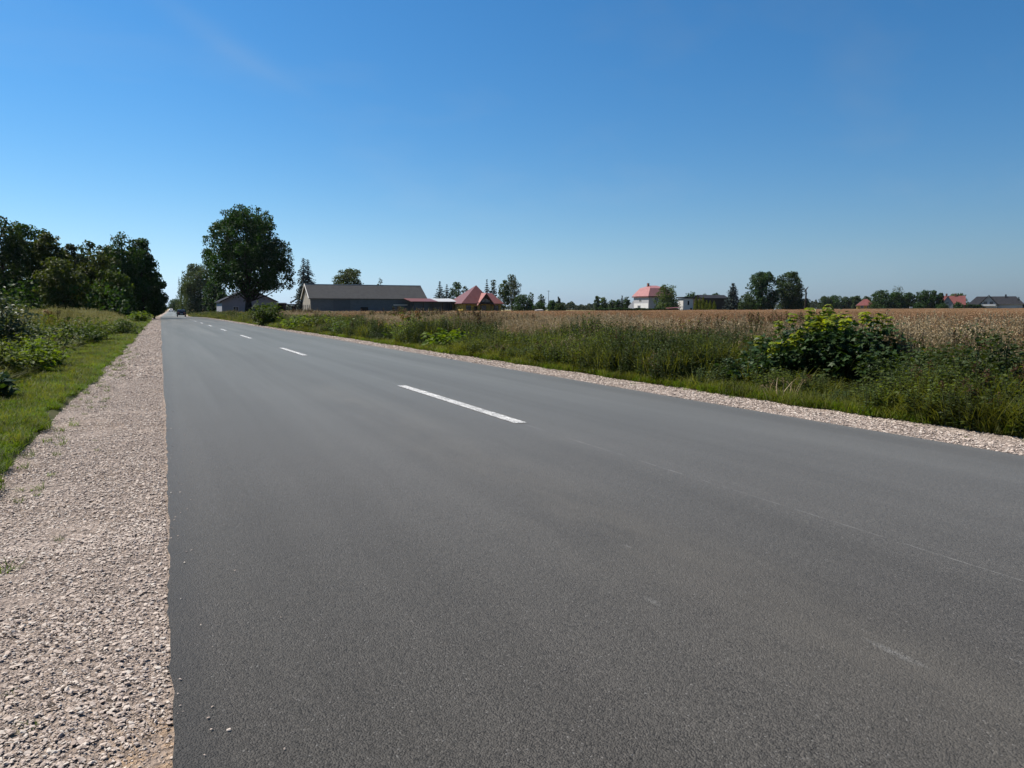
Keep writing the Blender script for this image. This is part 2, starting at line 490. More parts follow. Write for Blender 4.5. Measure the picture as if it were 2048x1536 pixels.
def roof_mat(name, c, scale=3.0, rough=.6, spec=.35):
    m = NT(name); o = m.obj()
    w = m.n('ShaderNodeTexWave', wave_type='BANDS', bands_direction='Z'); w.inputs['Scale'].default_value = scale
    w.inputs['Distortion'].default_value = .4; m.l(o, w.inputs['Vector'])
    nz = m.noise(o, .9, 5, .6)
    k = m.math('MULTIPLY', m.ramp(nz, .3, .7, .82, 1.15), m.ramp(w.outputs['Fac'], 0, 1, .86, 1.06))
    mul = m.n('ShaderNodeVectorMath', operation='SCALE'); mul.inputs[0].default_value = c; m.l(k, mul.inputs['Scale'])
    m.principled(mul.outputs[0], rough, spec, m.bump(w.outputs['Fac'], .5, .05))
    return m.m

def block_mat(name, c, mortar, sx=.5, sy=.25):
    m = NT(name); o = m.obj()
    # brick texture works in its XY plane: use a turned copy of the coordinates
    s = m.n('ShaderNodeSeparateXYZ'); m.l(o, s.inputs[0])
    cb = m.n('ShaderNodeCombineXYZ'); m.l(m.math('ADD', s.outputs[0], s.outputs[1]), cb.inputs[0]); m.l(s.outputs[2], cb.inputs[1])
    b = m.n('ShaderNodeTexBrick'); m.l(cb.outputs[0], b.inputs['Vector']); b.inputs['Scale'].default_value = 1.0
    b.inputs['Brick Width'].default_value = sx; b.inputs['Row Height'].default_value = sy; b.inputs['Mortar Size'].default_value = .012
    b.inputs['Color1'].default_value = (*c, 1); b.inputs['Color2'].default_value = (*(v*.82 for v in c), 1); b.inputs['Mortar'].default_value = (*mortar, 1)
    col = m.mix(m.ramp(m.noise(o, .5, 5), .35, .7, 0, .35), b.outputs['Color'], tuple(v*.6 for v in c))
    m.principled(col, .9, .15)
    return m.m

M = {}
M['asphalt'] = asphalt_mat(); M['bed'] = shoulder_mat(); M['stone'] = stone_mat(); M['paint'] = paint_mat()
M['ground'] = ground_mat(); M['croptop'] = crop_sheet_mat()
M['bark'] = plain('bark', (0.0432, 0.03456, 0.02736), .95, .1, .45, 3, .6)
M['pale_bark'] = plain('pale_bark', (0.1872, 0.1728, 0.1512), .9, .1, .5, 3, .4)
M['stem'] = plain('green_stem', (0.054, 0.0612, 0.0216), .8, .2, .3, 4)
M['leaf_linden'] = leaf_mat('leaf_linden', (0.0119, 0.0356, 0.0076), (0.0222, 0.0562, 0.0098), .34, spec=.12, clump=.35)
M['leaf_dark'] = leaf_mat('leaf_dark', (0.0160, 0.0398, 0.0098), (0.0283, 0.0618, 0.0129), .34, clump=.4)
M['leaf_olive'] = leaf_mat('leaf_olive', (0.0306, 0.0468, 0.0106), (0.0511, 0.0655, 0.0151), .34, clump=.4)
M['leaf_wood'] = leaf_mat('leaf_wood', (0.0231, 0.0441, 0.0136), (0.0373, 0.0596, 0.0181), .34, clump=.4)
M['leaf_willow'] = leaf_mat('leaf_willow', (.042, .064, .032), (.070, .095, .050), .32, clump=.4)
M['leaf_mid'] = leaf_mat('leaf_mid', (0.0336, 0.0590, 0.0110), (0.0582, 0.0873, 0.0160), .36, clump=.35)
M['leaf_birch'] = leaf_mat('leaf_birch', (0.0288, 0.04176, 0.01872), (0.0504, 0.0648, 0.0288), .28, clump=.5)
M['needle'] = leaf_mat('needle', (0.01296, 0.02448, 0.01584), (0.02448, 0.03744, 0.02304), .08, clump=.5)
M['needle_blue'] = leaf_mat('needle_blue', (0.0216, 0.03456, 0.03024), (0.03456, 0.04896, 0.04176), .06, clump=.5)
M['thuja'] = leaf_mat('thuja', (.095, .120, .012), (.150, .165, .020), .22, clump=1.2)
M['far_leaf'] = leaf_mat('far_leaf', (0.0216, 0.036, 0.01728), (0.0396, 0.054, 0.02448), .15, clump=.05)
M['leaf_maple'] = leaf_mat('leaf_maple', (0.01584, 0.03744, 0.01152), (0.03024, 0.0576, 0.0144), .30, rough=.5, spec=.25, clump=2.5)
M['leaf_new'] = leaf_mat('leaf_new', (0.1224, 0.1656, 0.01152), (0.2016, 0.2232, 0.02016), .50, rough=.4, spec=.35, clump=3)
M['leaf_lilac'] = leaf_mat('leaf_lilac', (.045, .066, .030), (.072, .095, .046), .30, rough=.5, spec=.3, clump=3)
M['leaf_bright'] = leaf_mat('leaf_bright', (0.0633, 0.1058, 0.0103), (0.1012, 0.1437, 0.0161), .48, clump=3)
M['leaf_herb'] = leaf_mat('leaf_herb', (0.0488, 0.0732, 0.0159), (0.0903, 0.1122, 0.0232), .44, clump=1.3, var=.45)
M['leaf_herb_dark'] = leaf_mat('leaf_herb_dark', (0.0230, 0.0391, 0.0115), (0.0414, 0.0598, 0.0161), .32, clump=1.3, var=.4)
M['leaf_rust'] = leaf_mat('leaf_rust', (0.0936, 0.0396, 0.01296), (0.1224, 0.0612, 0.018), .25, clump=3)
M['grass_short'] = leaf_mat('grass_short', (0.0540, 0.1015, 0.0054), (0.0929, 0.1382, 0.0097), .48, clump=1.1, var=.38)
M['grass_tall'] = leaf_mat('grass_tall', (0.0661, 0.0826, 0.0177), (0.1133, 0.1180, 0.0283), .45, clump=1.1, var=.4)
M['straw'] = leaf_mat('straw', (.22, .165, .095), (.36, .29, .185), .30, clump=.8, tcol=(1.1, 1.0, .75), var=.2)
M['seed'] = leaf_mat('seed', (.105, .080, .042), (.17, .13, .075), .25, clump=.8, tcol=(1.1, 1.0, .7), var=.25)
M['crop'] = leaf_mat('crop', (.205, .122, .066), (.30, .182, .104), .30, clump=.5, tcol=(1.1, 1.0, .7), var=.18)
M['dock'] = leaf_mat('dock', (0.0468, 0.0252, 0.01296), (0.0792, 0.0396, 0.01872), .15, clump=2)
M['pale_grass'] = leaf_mat('pale_grass', (.15, .145, .055), (.26, .24, .115), .42, clump=.8, tcol=(1.1, 1.05, .7), var=.3)
M['flower'] = leaf_mat('flower', (0.1584, 0.1368, 0.0288), (0.216, 0.18, 0.036), .3, clump=2, var=.1)
M['umbel'] = leaf_mat('umbel', (0.396, 0.3816, 0.3024), (0.4896, 0.4752, 0.396), .25, clump=2, var=.1)
M['roof_slate'] = roof_mat('roof_slate', (.046, .047, .049), 1.2, .85, .12)
M['roof_red'] = roof_mat('roof_red', (0.1224, 0.04176, 0.03744), 2.2, .5, .4)
M['roof_bright'] = roof_mat('roof_bright', (.15, .045, .040), 2.2, .5, .4)
M['roof_pink'] = roof_mat('roof_pink', (0.3024, 0.1332, 0.1224), 2.2, .45, .4)
M['roof_dark'] = roof_mat('roof_dark', (.022, .023, .028), 2.2, .85, .12)
M['roof_pale'] = plain('roof_pale', (0.396, 0.396, 0.396), .5, .4, .15, 1)
M['wall_block'] = block_mat('wall_block', (.100, .116, .135), (.078, .09, .105))
M['wall_stone'] = block_mat('wall_stone', (0.2592, 0.2412, 0.2088), (0.1872, 0.1728, 0.1512))
M['wall_grey'] = plain('wall_grey', (.235, .242, .265), .9, .15, .2, .6)
M['wall_yellow'] = plain('wall_yellow', (0.3024, 0.216, 0.0504), .85, .2, .15, .6)
M['wall_white'] = plain('wall_white', (0.5328, 0.5256, 0.5184), .85, .2, .10, .6)
M['wall_pale'] = plain('wall_pale', (0.3168, 0.3168, 0.3312), .85, .2, .12, .6)
M['wall_brick'] = block_mat('wall_brick', (0.2016, 0.0792, 0.0576), (0.1728, 0.144, 0.1224), .26, .08)
M['metal_door'] = plain('metal_door', (0.0396, 0.054, 0.072), .5, .4, .2, .8)
M['trim'] = plain('trim', (0.5184, 0.504, 0.4752), .7, .3, .1, 2)
M['timber'] = plain('timber', (0.0324, 0.02016, 0.01296), .8, .2, .4, 3)
M['timber_grey'] = plain('timber_grey', (0.1008, 0.09, 0.0756), .9, .15, .4, 3)
M['dark'] = plain('dark_gap', (0.01296, 0.01296, 0.0144), .9, .1, .2, 2)
M['glass'] = plain('window_glass', (0.0216, 0.0252, 0.0324), .12, .6, .1, 1)
M['rubber'] = plain('rubber', (0.0144, 0.0144, 0.0144), .9, .2, .2, 4)
M['rim'] = plain('wheel_rim', (0.288, 0.288, 0.3024), .35, .5, .1, 4, 0, None, .7)
M['car_dark'] = plain('car_dark', (.012, .012, .013), .25, .6, .1, 1)
M['car_white'] = plain('car_white', (0.504, 0.504, 0.504), .3, .5, .05, 1)
M['lamp'] = plain('lamp_glass', (0.324, 0.0576, 0.0432), .2, .5, .1, 1)
M['headlamp'] = plain('headlamp_glass', (0.504, 0.504, 0.504), .15, .6, .05, 1)
M['concrete'] = plain('concrete', (0.2376, 0.2304, 0.216), .9, .15, .2, 2)

# ------------------------------------------------------------------ ground, road, shoulders
def sheet(name, xs, ys, zf, mat, shift=True):
    ys = np.asarray(ys, float)
    xs = np.asarray(xs, float)
    Y, U = np.meshgrid(ys, xs, indexing='ij')
    X = U + (off(Y) if shift else 0)
    Z = zf(X, Y, U)
    V = np.stack([X, Y, Z], -1).reshape(-1, 3)
    ny, nx = Y.shape
    i = (np.arange(ny-1)[:, None]*nx + np.arange(nx-1)[None]).ravel()
    mb = MB(); mb.add(V, np.stack([i, i+1, i+nx+1, i+nx], 1))
    o = mb.build(name, mat, smooth=True)
    o['kind'] = 'structure'
    return o

YS = np.concatenate([np.arange(-40, 100, 2.), np.arange(100, 320, 5.), np.arange(320, 700, 20.), np.arange(700, 1600, 80.), [1800, 2400, 3400, 5000]])
XS_G = np.concatenate([[-5000, -2500, -1200, -600, -300, -150, -90, -60, -40, -28, -20, -14, -10, -8, -6, -5, -4, -3.2, -2.6, -2.2, -1.8, -1.4, -1.12, -.9, 0, 3, 6.0, 6.8, 7.0, 7.3, 7.6],
                       np.arange(8, 14, .5), [15, 17, 20, 25, 30, 40, 55, 70, 85, 100, 120, 140, 160, 180, 200, 230, 260, 300, 350, 420, 600, 1000, 2000, 3500, 5000]])
def zg(X, Y, U):
    z = terrain(X, Y)
    inside = (U > -1.05) & (U < 6.95)
    return np.where(inside, z - .12, z - .005 + .02*(vnoise(X*1.7, Y*1.7, 3) - .5))
sheet('ground', XS_G, YS, zg, M['ground'])

ROAD_W = 5.92
YR = np.concatenate([np.arange(-30, 0, .5), np.arange(0, 10, .06), np.arange(10, 40, .5), np.arange(40, 120, 2.), np.arange(120, 320, 4.), np.arange(320, 1500, 20.)])
def zroad(X, Y, U): return prof(Y) + .03*(1 - ((U - ROAD_W/2)/(ROAD_W/2))**2)
road = sheet('road', np.linspace(0, ROAD_W, 13), YR, zroad, M['asphalt'])
road_lat = lambda y: off(y)
# the edge of the asphalt has its own thickness and is a little uneven
me = road.data
co = np.empty(len(me.vertices)*3, np.float32); me.vertices.foreach_get('co', co); co = co.reshape(-1, 13, 3)
wob = .014*(vnoise(YR*6, YR*0, 15) - .5)*(YR < 10) + .010*(vnoise(YR*17, YR*0, 16) - .5)*(YR < 10) + .022*(vnoise(YR*.9, YR*0, 5) - .5) + .020*(vnoise(YR*.21, YR*0, 6) - .5)
wob2 = .03*(vnoise(YR*.9, YR*0, 7) - .5) + .05*(vnoise(YR*.17, YR*0, 8) - .5)
co[:, 0, 0] += wob; co[:, 12, 0] += wob2
me.vertices.foreach_set('co', co.ravel()); me.update()

def shoulder(name, side):
    us = np.linspace(0, 1, 7)
    Y, U = np.meshgrid(YR, us, indexing='ij')
    wd = 1.10 + .16*(vnoise(Y*.55, Y*0, 11 + side) - .5) + .14*(vnoise(Y*1.9, Y*0, 13 + side) - .5)
    if side < 0: X = -(-.03 + (wd + .02)*U) + off(Y)
    else: X = ROAD_W - .04 + (wd + .03)*U + off(Y)
    Z = prof(Y) - .012 - .03*U + .016*(vnoise(X*5, Y*5, 2) - .5)*(U > 0) * (U < 1)
    V = np.stack([X, Y, Z], -1).reshape(-1, 3); ny, nx = Y.shape
    i = (np.arange(ny-1)[:, None]*nx + np.arange(nx-1)[None]).ravel()
    f = np.stack([i, i+1, i+nx+1, i+nx], 1)
    if side < 0: f = f[:, ::-1]
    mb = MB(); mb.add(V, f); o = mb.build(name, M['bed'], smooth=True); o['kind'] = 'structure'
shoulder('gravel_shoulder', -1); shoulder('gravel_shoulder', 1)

# centre dashes: 4 m long, 8 m apart, parts of the road
DASH0 = 6.55
for k in range(-1, 28):
    y0 = DASH0 + 12.0*k
    if y0 + 4 < -12: continue
    yy = np.linspace(y0, y0+4.0, 17); L = []; Rr = []
    rg = np.random.default_rng(100+k)
    for y in yy:
        c = 3.075 + float(off(y)); z = float(prof(y)) + .03 + .0045
        L.append((c - .062 + rg.uniform(-.004, .004), y, z)); Rr.append((c + .062 + rg.uniform(-.004, .004), y, z))
    mb = MB(); n = len(yy)
    if k < 0: continue
    mb.add(L + Rr, [(i, n+i, n+i+1, i+1) for i in range(n-1)])
    mb.build('centre_dash', M['paint'], road)

# ------------------------------------------------------------------ buildings
def gable_building(root, x0, x1, y0, y1, zb, ze, zr, along, wallm, roofm, over=.35, gable_mat=None, thick=.18):
    """walls and a saddle roof in world axes relative to root; along = 'x' or 'y' is the ridge's direction"""
    w = MB()
    if along == 'x':
        ym = (y0+y1)/2
        w.poly([(x0,y0,zb),(x1,y0,zb),(x1,y0,ze),(x0,y0,ze)]); w.poly([(x1,y1,zb),(x0,y1,zb),(x0,y1,ze),(x1,y1,ze)])
        w.poly([(x0,y1,zb),(x0,y0,zb),(x0,y0,ze),(x0,ym,zr-.1),(x0,y1,ze)], 1); w.poly([(x1,y0,zb),(x1,y1,zb),(x1,y1,ze),(x1,ym,zr-.1),(x1,y0,ze)], 1)
        r = MB(); sl = (zr-ze)/(ym-y0)
        r.slab([(x0-over, y0-over, ze-over*sl+.1), (x1+over, y0-over, ze-over*sl+.1), (x1+over, ym, zr+.1), (x0-over, ym, zr+.1)], thick)
        r.slab([(x0-over, ym+.003, zr+.1), (x1+over, ym+.003, zr+.1), (x1+over, y1+over, ze-over*sl+.1), (x0-over, y1+over, ze-over*sl+.1)], thick)
    else:
        xm = (x0+x1)/2
        w.poly([(x0,y1,zb),(x0,y0,zb),(x0,y0,ze),(x0,y1,ze)]); w.poly([(x1,y0,zb),(x1,y1,zb),(x1,y1,ze),(x1,y0,ze)])
        w.poly([(x0,y0,zb),(x1,y0,zb),(x1,y0,ze),(xm,y0,zr-.1),(x0,y0,ze)], 1); w.poly([(x1,y1,zb),(x0,y1,zb),(x0,y1,ze),(xm,y1,zr-.1),(x1,y1,ze)], 1)
        r = MB(); sl = (zr-ze)/(xm-x0)
        r.slab([(x0-over, y1+over, ze-over*sl+.1), (x0-over, y0-over, ze-over*sl+.1), (xm, y0-over, zr+.1), (xm, y1+over, zr+.1)], thick)
        r.slab([(xm+.003, y1+over, zr+.1), (xm+.003, y0-over, zr+.1), (x1+over, y0-over, ze-over*sl+.1), (x1+over, y1+over, ze-over*sl+.1)], thick)
    wo = w.build('wall', [wallm, gable_mat or wallm], root)
    ro = r.build('roof', roofm, root)
    return wo, ro

def window(root, c, wx, wz, face, frame=M['trim'], glass=M['glass'], bars=1, name='window'):
    """window on a wall facing -y ('y') or -x ('x'); c = centre on the wall plane"""
    cx, cy, cz = c; t = .07; f = MB(); g = MB()
    def b(mb, a0, a1, z0, z1, d0, d1):
        if face == 'y': mb.box((cx+a0, cy-d1, cz+z0), (cx+a1, cy-d0, cz+z1))
        else: mb.box((cx-d1, cy+a0, cz+z0), (cx-d0, cy+a1, cz+z1))
    hw, hz = wx/2, wz/2
    b(f, -hw-t, hw+t, hz, hz+t, .004, .06); b(f, -hw-t, hw+t, -hz-t, -hz, .004, .09)
    b(f, -hw-t, -hw, -hz, hz, .004, .06); b(f, hw, hw+t, -hz, hz, .004, .06)
    for i in range(bars):
        a = -hw + wx*(i+1)/(bars+1); b(f, a-.03, a+.03, -hz, hz, .02, .055)
    b(g, -hw, hw, -hz, hz, .004, .02)
    fo = f.build(name, frame, root); g.build('pane', glass, fo)
    return fo

def box_part(root, name, mat, a, b):
    m_ = MB(); m_.box(a, b); return m_.build(name, mat, root)

# long grey barn, its side wall towards the road traveller
S = 240.0
bx0, bx1 = lat(621, S), lat(852, S); D = 13.6; g0 = -0.3
b = thing('barn', 'long grey barn with a dark roof and one pale gable beyond the field', 'barn', (bx0, S, g0))
L_ = bx1 - bx0; Zb = 246
ze = hgt(596.5, Zb) - g0; zr = hgt(571, Zb*1.02) - g0
gable_building(b, 0, L_, 0, D, 0, ze, zr, 'x', M['wall_block'], M['roof_slate'], .45, M['wall_stone'])
t_ = MB()
sl = (zr-ze)/(D/2)
for sgn, ya in ((1, -.45), (-1, D+.45)):
    t_.prism([(-.62, ya, ze-.45*sl-.12), (-.62, D/2, zr-.08), (-.62, D/2, zr+.30), (-.62, ya, ze-.45*sl+.24)][::sgn], (.165, 0, 0))
t_.build('barge_board', M['trim'], b)
box_part(b, 'ridge_cap', M['trim'], (-.4, D/2-.16, zr+.06), (L_+.4, D/2+.16, zr+.22))
dr = MB(); dr.box((7.0, -.10, 0), (12.2, -.005, ze-.7)); do = dr.build('door', M['metal_door'], b)
hr = MB(); hr.box((6.2, -.16, ze-.68), (13.0, -.005, ze-.55)); hr.build('door_rail', M['timber_grey'], do)
d2 = MB(); d2.box((15.4, -.012, 0), (17.8, -.004, 2.3)); d2.build('door', M['dark'], b)
st = MB(); st.box((26.0, -.05, ze-2.3), (30.6, -.004, ze-1.95)); st.build('window', M['trim'], b)
st = MB(); st.box((31.8, -.05, ze-2.3), (35.4, -.004, ze-1.95)); st.build('window', M['trim'], b)
for yy in (1.8, 5.2, 8.8, 11.8):
    fo = window(b, (0, yy, 2.0), 1.3, 2.2, 'x', M['trim'], M['dark'], 0)
fo = window(b, (0, D/2, ze+1.6), .7, 1.4, 'x', M['timber'], M['dark'], 0)

# open shed leaning against the barn's far end
sx0, sx1 = lat(826, 232), lat(905, 232); rx1 = lat(918, 232)
sh = thing('open_shed', 'low open shed under a thin pink roof joined to the long barn', 'shed', (sx0, 232, -.2))
w_ = sx1 - sx0; zt = hgt(602.5, 238) + .2
wl = MB(); wl.box((.3, 3.0, 0), (w_, 3.2, zt-.1)); wl.box((w_-.2, .35, 0), (w_, 2.99, zt-.1)); wl.box((.3, 1.0, 0), (w_*.42, 1.2, zt-.1)); wl.build('wall', M['metal_door'], sh)
rf = MB(); rf.slab([(-.6, -.4, zt), (w_*.62, -.4, zt), (w_*.62, 7.8, zt+1.05), (-.6, 7.8, zt+1.05)], .16); rf.build('roof', M['roof_red'], sh)
rf = MB(); rf.slab([(w_*.62+.004, -.4, zt+.002), (rx1-sx0, -.4, zt+.002), (rx1-sx0, 7.8, zt+1.05), (w_*.62+.004, 7.8, zt+1.05)], .16); o = rf.build('roof', M['roof_pale'], sh); o['label'] = 'pale grey roof panel'
for i in range(5):
    box_part(sh, 'post', M['timber'], (.1 + i*(w_-.4)/4, -.1, 0), (.26 + i*(w_-.4)/4, .06, zt-.17))

# grey gabled outbuilding behind the big tree
S = 165.0; ox0, ox1 = lat(444, S), lat(553, S); g0 = float(terrain(16, 165))
ob = thing('outbuilding', 'pale grey gabled outbuilding half hidden behind the big roadside tree', 'outbuilding', (ox0, S, g0))
W_ = ox1-ox0; Zo = 157
gable_building(ob, 0, W_, 0, 16, 0, hgt(602, Zo)-g0, hgt(577, Zo)-g0, 'y', M['wall_grey'], M['roof_dark'], .4, M['wall_grey'])
box_part(ob, 'door', M['metal_door'], (W_*.56, -.06, 0), (W_*.80, -.004, 2.3))
window(ob, (W_*.25, 0, 1.6), .9, .8, 'y', M['trim'], M['glass'], 1)

# small timber lean-to and gate frame between outbuilding and barn
S = 190.0; lx0, lx1 = lat(553, S), lat(573, S); g0 = float(terrain(22, 190)); Zl = 186
ls = thing('lean_to', 'small dark timber lean-to beside the pale outbuilding', 'shed', (lx0, S, g0))
zt = hgt(606, Zl) - g0
wl = MB(); wl.box((0, 2.0, 0), (lx1-lx0, 2.12, zt-.2)); wl.box((0, 0, 0), (.12, 1.99, zt-.2)); wl.build('wall', M['timber'], ls)
rf = MB(); rf.slab([(-.2, -.2, zt-.12), (lx1-lx0+.2, -.2, zt-.12), (lx1-lx0+.2, 2.4, zt+.08), (-.2, 2.4, zt+.08)], .1); rf.build('roof', M['roof_dark'], ls)
for i in range(2): box_part(ls, 'post', M['timber_grey'], (.1+i*(lx1-lx0-.3), -.06, 0), (.24+i*(lx1-lx0-.3), .08, zt-.22))
gx0, gx1 = lat(570, 186), lat(592, 186)
gf = thing('gate_frame', 'dark wooden gate frame standing just left of the long barn', 'gate', (gx0, 186, float(terrain(24, 186))))
zt = hgt(609, 183) - float(terrain(24, 186)); gw = gx1 - gx0
for i, x_ in enumerate((0, gw*.32, gw-.18)): box_part(gf, 'post', M['timber_grey'] if i == 1 else M['timber'], (x_, 0, 0), (x_+.18, .18, zt-.16))
box_part(gf, 'crossbeam', M['timber'], (-.15, -.02, zt-.158), (gw+.1, .2, zt+.1))
box_part(gf, 'board_panel', M['timber'], (gw*.62, .06, .2), (gw-.19, .12, zt-.4))

# yellow house under a red hipped roof
S = 226.0; hx0, hx1 = lat(926, S), lat(1002, S); g0 = 0.0; W_ = hx1 - hx0; Zh = 242
h = thing('yellow_house', 'yellow house with a red hipped roof and dark timber gable', 'house', (hx0, S, g0))
ze = hgt(606.5, Zh); zr = hgt(570, Zh*1.02); DP = 12.0
wl = MB(); wl.box((0, 0, 0), (W_, DP, ze)); wl.build('wall', M['wall_yellow'], h)
o_ = .8
A = (-o_, -o_, ze-.05); B = (W_*.78, -o_, ze-.05); C = (W_*.78, DP+o_, ze-.05); Dd = (-o_, DP+o_, ze-.05); ap = (W_*.50, DP*.42, zr); ap2 = (W_*.56, DP*.55, zr-.15)
rf = MB(); rf.add([A, B, C, Dd, ap, ap2], [(0,1,5,4), (1,2,5), (2,3,4,5), (3,0,4)])
zr2 = hgt(585, Zh)
a1 = (W_*.60, -o_*.9, ze-.06); b1 = (W_+o_, -o_*.9, ze-.06); c1 = (W_+o_, DP+o_*.9, ze-.06); d1 = (W_*.60, DP+o_*.9, ze-.06); e1 = (W_*.60, DP*.45, zr2); f1 = (W_*.93, DP*.45, zr2)
rf.add([a1, b1, c1, d1, e1, f1], [(0,1,5,4), (1,2,5), (2,3,4,5)])
ro = rf.build('roof', M['roof_red'], h)
eb = MB(); eb.box((-o_, -o_, ze-.26), (W_+o_, -o_+.10, ze-.07)); eb.box((-o_, -o_+.101, ze-.26), (-o_+.1, DP+o_, ze-.07)); eb.build('fascia', M['timber'], h)
# front gable
gx, gw_, gz = W_*.56, 5.2, hgt(585, Zh*.985)
zg_ = ze + .25
gm = MB(); gm.prism([(gx-gw_/2+.5, -1.0, zg_), (gx+gw_/2-.5, -1.0, zg_), (gx, -1.0, gz-.45)], (0, 5.0, 0)); gl = gm.build('gable', M['timber'], h)
gr = MB(); so = .35
gr.slab([(gx-gw_/2-so, -1.7, zg_-.75), (gx, -1.7, gz), (gx, 6.0, gz), (gx-gw_/2-so, 6.0, zg_-.75)], .2)
gr.slab([(gx+.003, -1.7, gz), (gx+gw_/2+so, -1.7, zg_-.75), (gx+gw_/2+so, 6.0, zg_-.75), (gx+.003, 6.0, gz)], .2)
gr.build('gable_roof', M['roof_pink'], h)
for i in range(6):
    box_part(gl, 'balcony_bar', M['trim'], (gx-1.25+i*.46, -1.09, zg_+.15), (gx-1.13+i*.46, -1.01, zg_+1.3-abs(i-2.5)*.22))
bb = MB(); bb.box((gx-2.6, -1.55, zg_-.5), (gx+2.6, -.01, zg_-.01)); bb.build('balcony', M['timber'], h)
for x_, ww in ((W_*.14, 1.5), (W_*.54, 1.6), (W_*.88, 1.3)):
    window(h, (x_, 0, 1.7), ww, 1.6, 'y', M['timber'], M['glass'], 1)
box_part(h, 'door', M['timber'], (W_*.28, -.06, 0), (W_*.37, -.004, 2.2))
for x_ in (W_*.40, W_*.68, W_*.76): box_part(h, 'post', M['timber'], (x_, -1.5, 0), (x_+.2, -1.3, ze-.27))

# two-storey white house with a pink mansard roof
cxp, cyp = at(1297, 300); g0 = float(terrain(cxp, cyp)); Zh = 300
h = thing('white_house', 'two-storey pale house with pink mansard roof and white ground floor', 'house', (cxp, cyp, g0))
ze = hgt(592, Zh)-g0; zm = hgt(576, Zh*1.01)-g0; zr = hgt(571, Zh*1.02)-g0; DX, DY = 11.0, 10.4
zf1 = hgt(606.5, Zh)-g0
wl = MB(); wl.box((0, 0, 0), (DX, DY, ze-.08)); wl.build('wall', M['wall_pale'], h)
wl = MB(); wl.box((-.06, .15, 0), (-.003, DY-.4, zf1)); o = wl.build('painted_wall', M['wall_white'], h)
rf = MB(); o_ = .55; i_ = 1.7
lo = [(-o_, -o_, ze), (DX+o_, -o_, ze), (DX+o_, DY+o_, ze), (-o_, DY+o_, ze)]
mi_ = [(i_, i_, zm), (DX-i_, i_, zm), (DX-i_, DY-i_, zm), (i_, DY-i_, zm)]
rf.add(lo + mi_ + [(DX*.35, DY/2, zr), (DX*.65, DY/2, zr)], [(0,1,5,4),(1,2,6,5),(2,3,7,6),(3,0,4,7),(4,5,9,8),(5,6,9),(6,7,8,9),(7,4,8)])
ro = rf.build('roof', M['roof_pink'], h)
eb = MB(); eb.box((-o_, -o_, ze-.45), (DX+o_, DY+o_, ze-.075)); eb.build('eaves_band', M['roof_red'], h)
ch = MB(); ch.box((DX*.25, DY*.45, zm-.3), (DX*.25+.7, DY*.45+.7, zr+.9)); ch.build('chimney', M['wall_brick'], ro)
window(h, (0, DY*.55, zf1+1.6), 1.5, 1.7, 'x'); window(h, (-.06, DY*.62, zf1-1.7), 1.9, 1.7, 'x', bars=2)
for x_ in (DX*.32, DX*.72):
    window(h, (x_, 0, zf1+1.5), 1.5, 1.6, 'y'); window(h, (x_, 0, zf1-1.8), 1.7, 1.6, 'y')
wing = MB(); wing.prism([(.5, DY+.003, 0), (.5, DY+4.6, 0), (.5, DY+4.6, 2.2), (.5, DY+.003, ze-1.2)], (7, 0, 0)); wing.build('side_wing', M['wall_grey'], h)

# flat-roofed white shed and the long dark shed behind the thujas
S = 235.0; wx0, wx1 = lat(1366, S), lat(1386, S); Zs = 290
g0 = float(terrain(wx0, S))
sh = thing('white_shed', 'small white shed under a thick dark flat roof by the thujas', 'shed', (wx0, S, g0))
W_ = wx1-wx0; zt = hgt(597, Zs)-g0
wl = MB(); wl.box((0, 0, 0), (W_, 3.2, zt-.02)); wl.build('wall', M['wall_white'], sh)
rf = MB(); rf.slab([(-.5, -.5, zt+.55), (W_+2.6, -.5, zt+.35), (W_+2.6, 3.7, zt+.35), (-.5, 3.7, zt+.55)], .4); rf.build('roof', M['roof_dark'], sh)
window(sh, (W_*.52, 0, zt*.66), .6, 1.4, 'y', M['timber'], M['dark'], 0)
window(sh, (W_*.80, 0, .9), .6, .9, 'y', M['timber'], M['dark'], 0)
S = 250.0; wx0, wx1 = lat(1404, S), lat(1456, S); Zs = 318; g0 = float(terrain(wx0, S))
sh = thing('long_shed', 'long dark low shed behind the yellow-green thujas', 'shed', (wx0, S, g0))
W_ = wx1-wx0; zt = hgt(595.5, Zs)-g0
gable_building(sh, 0, W_, 0, 6, 0, zt-.2, zt+1.0, 'x', M['timber'], M['roof_dark'], .3)
box_part(sh, 'door', M['dark'], (W_*.3, -.05, 0), (W_*.45, -.004, 2.2))

# houses on the far right
S = 250.0; Zs = 385; wx0, S = at(1714, Zs); wx1 = wx0 + 7.4; g0 = float(terrain(wx0, S))
h = thing('cottage', 'small cottage showing a bright red hipped roof behind the big leafy bush', 'house', (wx0, S, g0), R(-46))
W_ = wx1-wx0; ze = hgt(611, Zs)-g0; zr = hgt(598, Zs)-g0
wl = MB(); wl.box((0, 0, 0), (W_, 5.6, ze)); wl.build('wall', M['wall_yellow'], h)
rf = MB(); rf.add([(-.5,-.5,ze-.02),(W_+.5,-.5,ze-.02),(W_+.5,6.1,ze-.02),(-.5,6.1,ze-.02),(W_*.42,2.8,zr),(W_*.62,2.8,zr)], [(0,1,5,4),(1,2,5),(2,3,4,5),(3,0,4)]); rf.build('roof', M['roof_bright'], h)
window(h, (W_*.3, 0, 1.7), 1.3, 1.3, 'y'); window(h, (W_*.7, 0, 1.7), 1.3, 1.3, 'y')

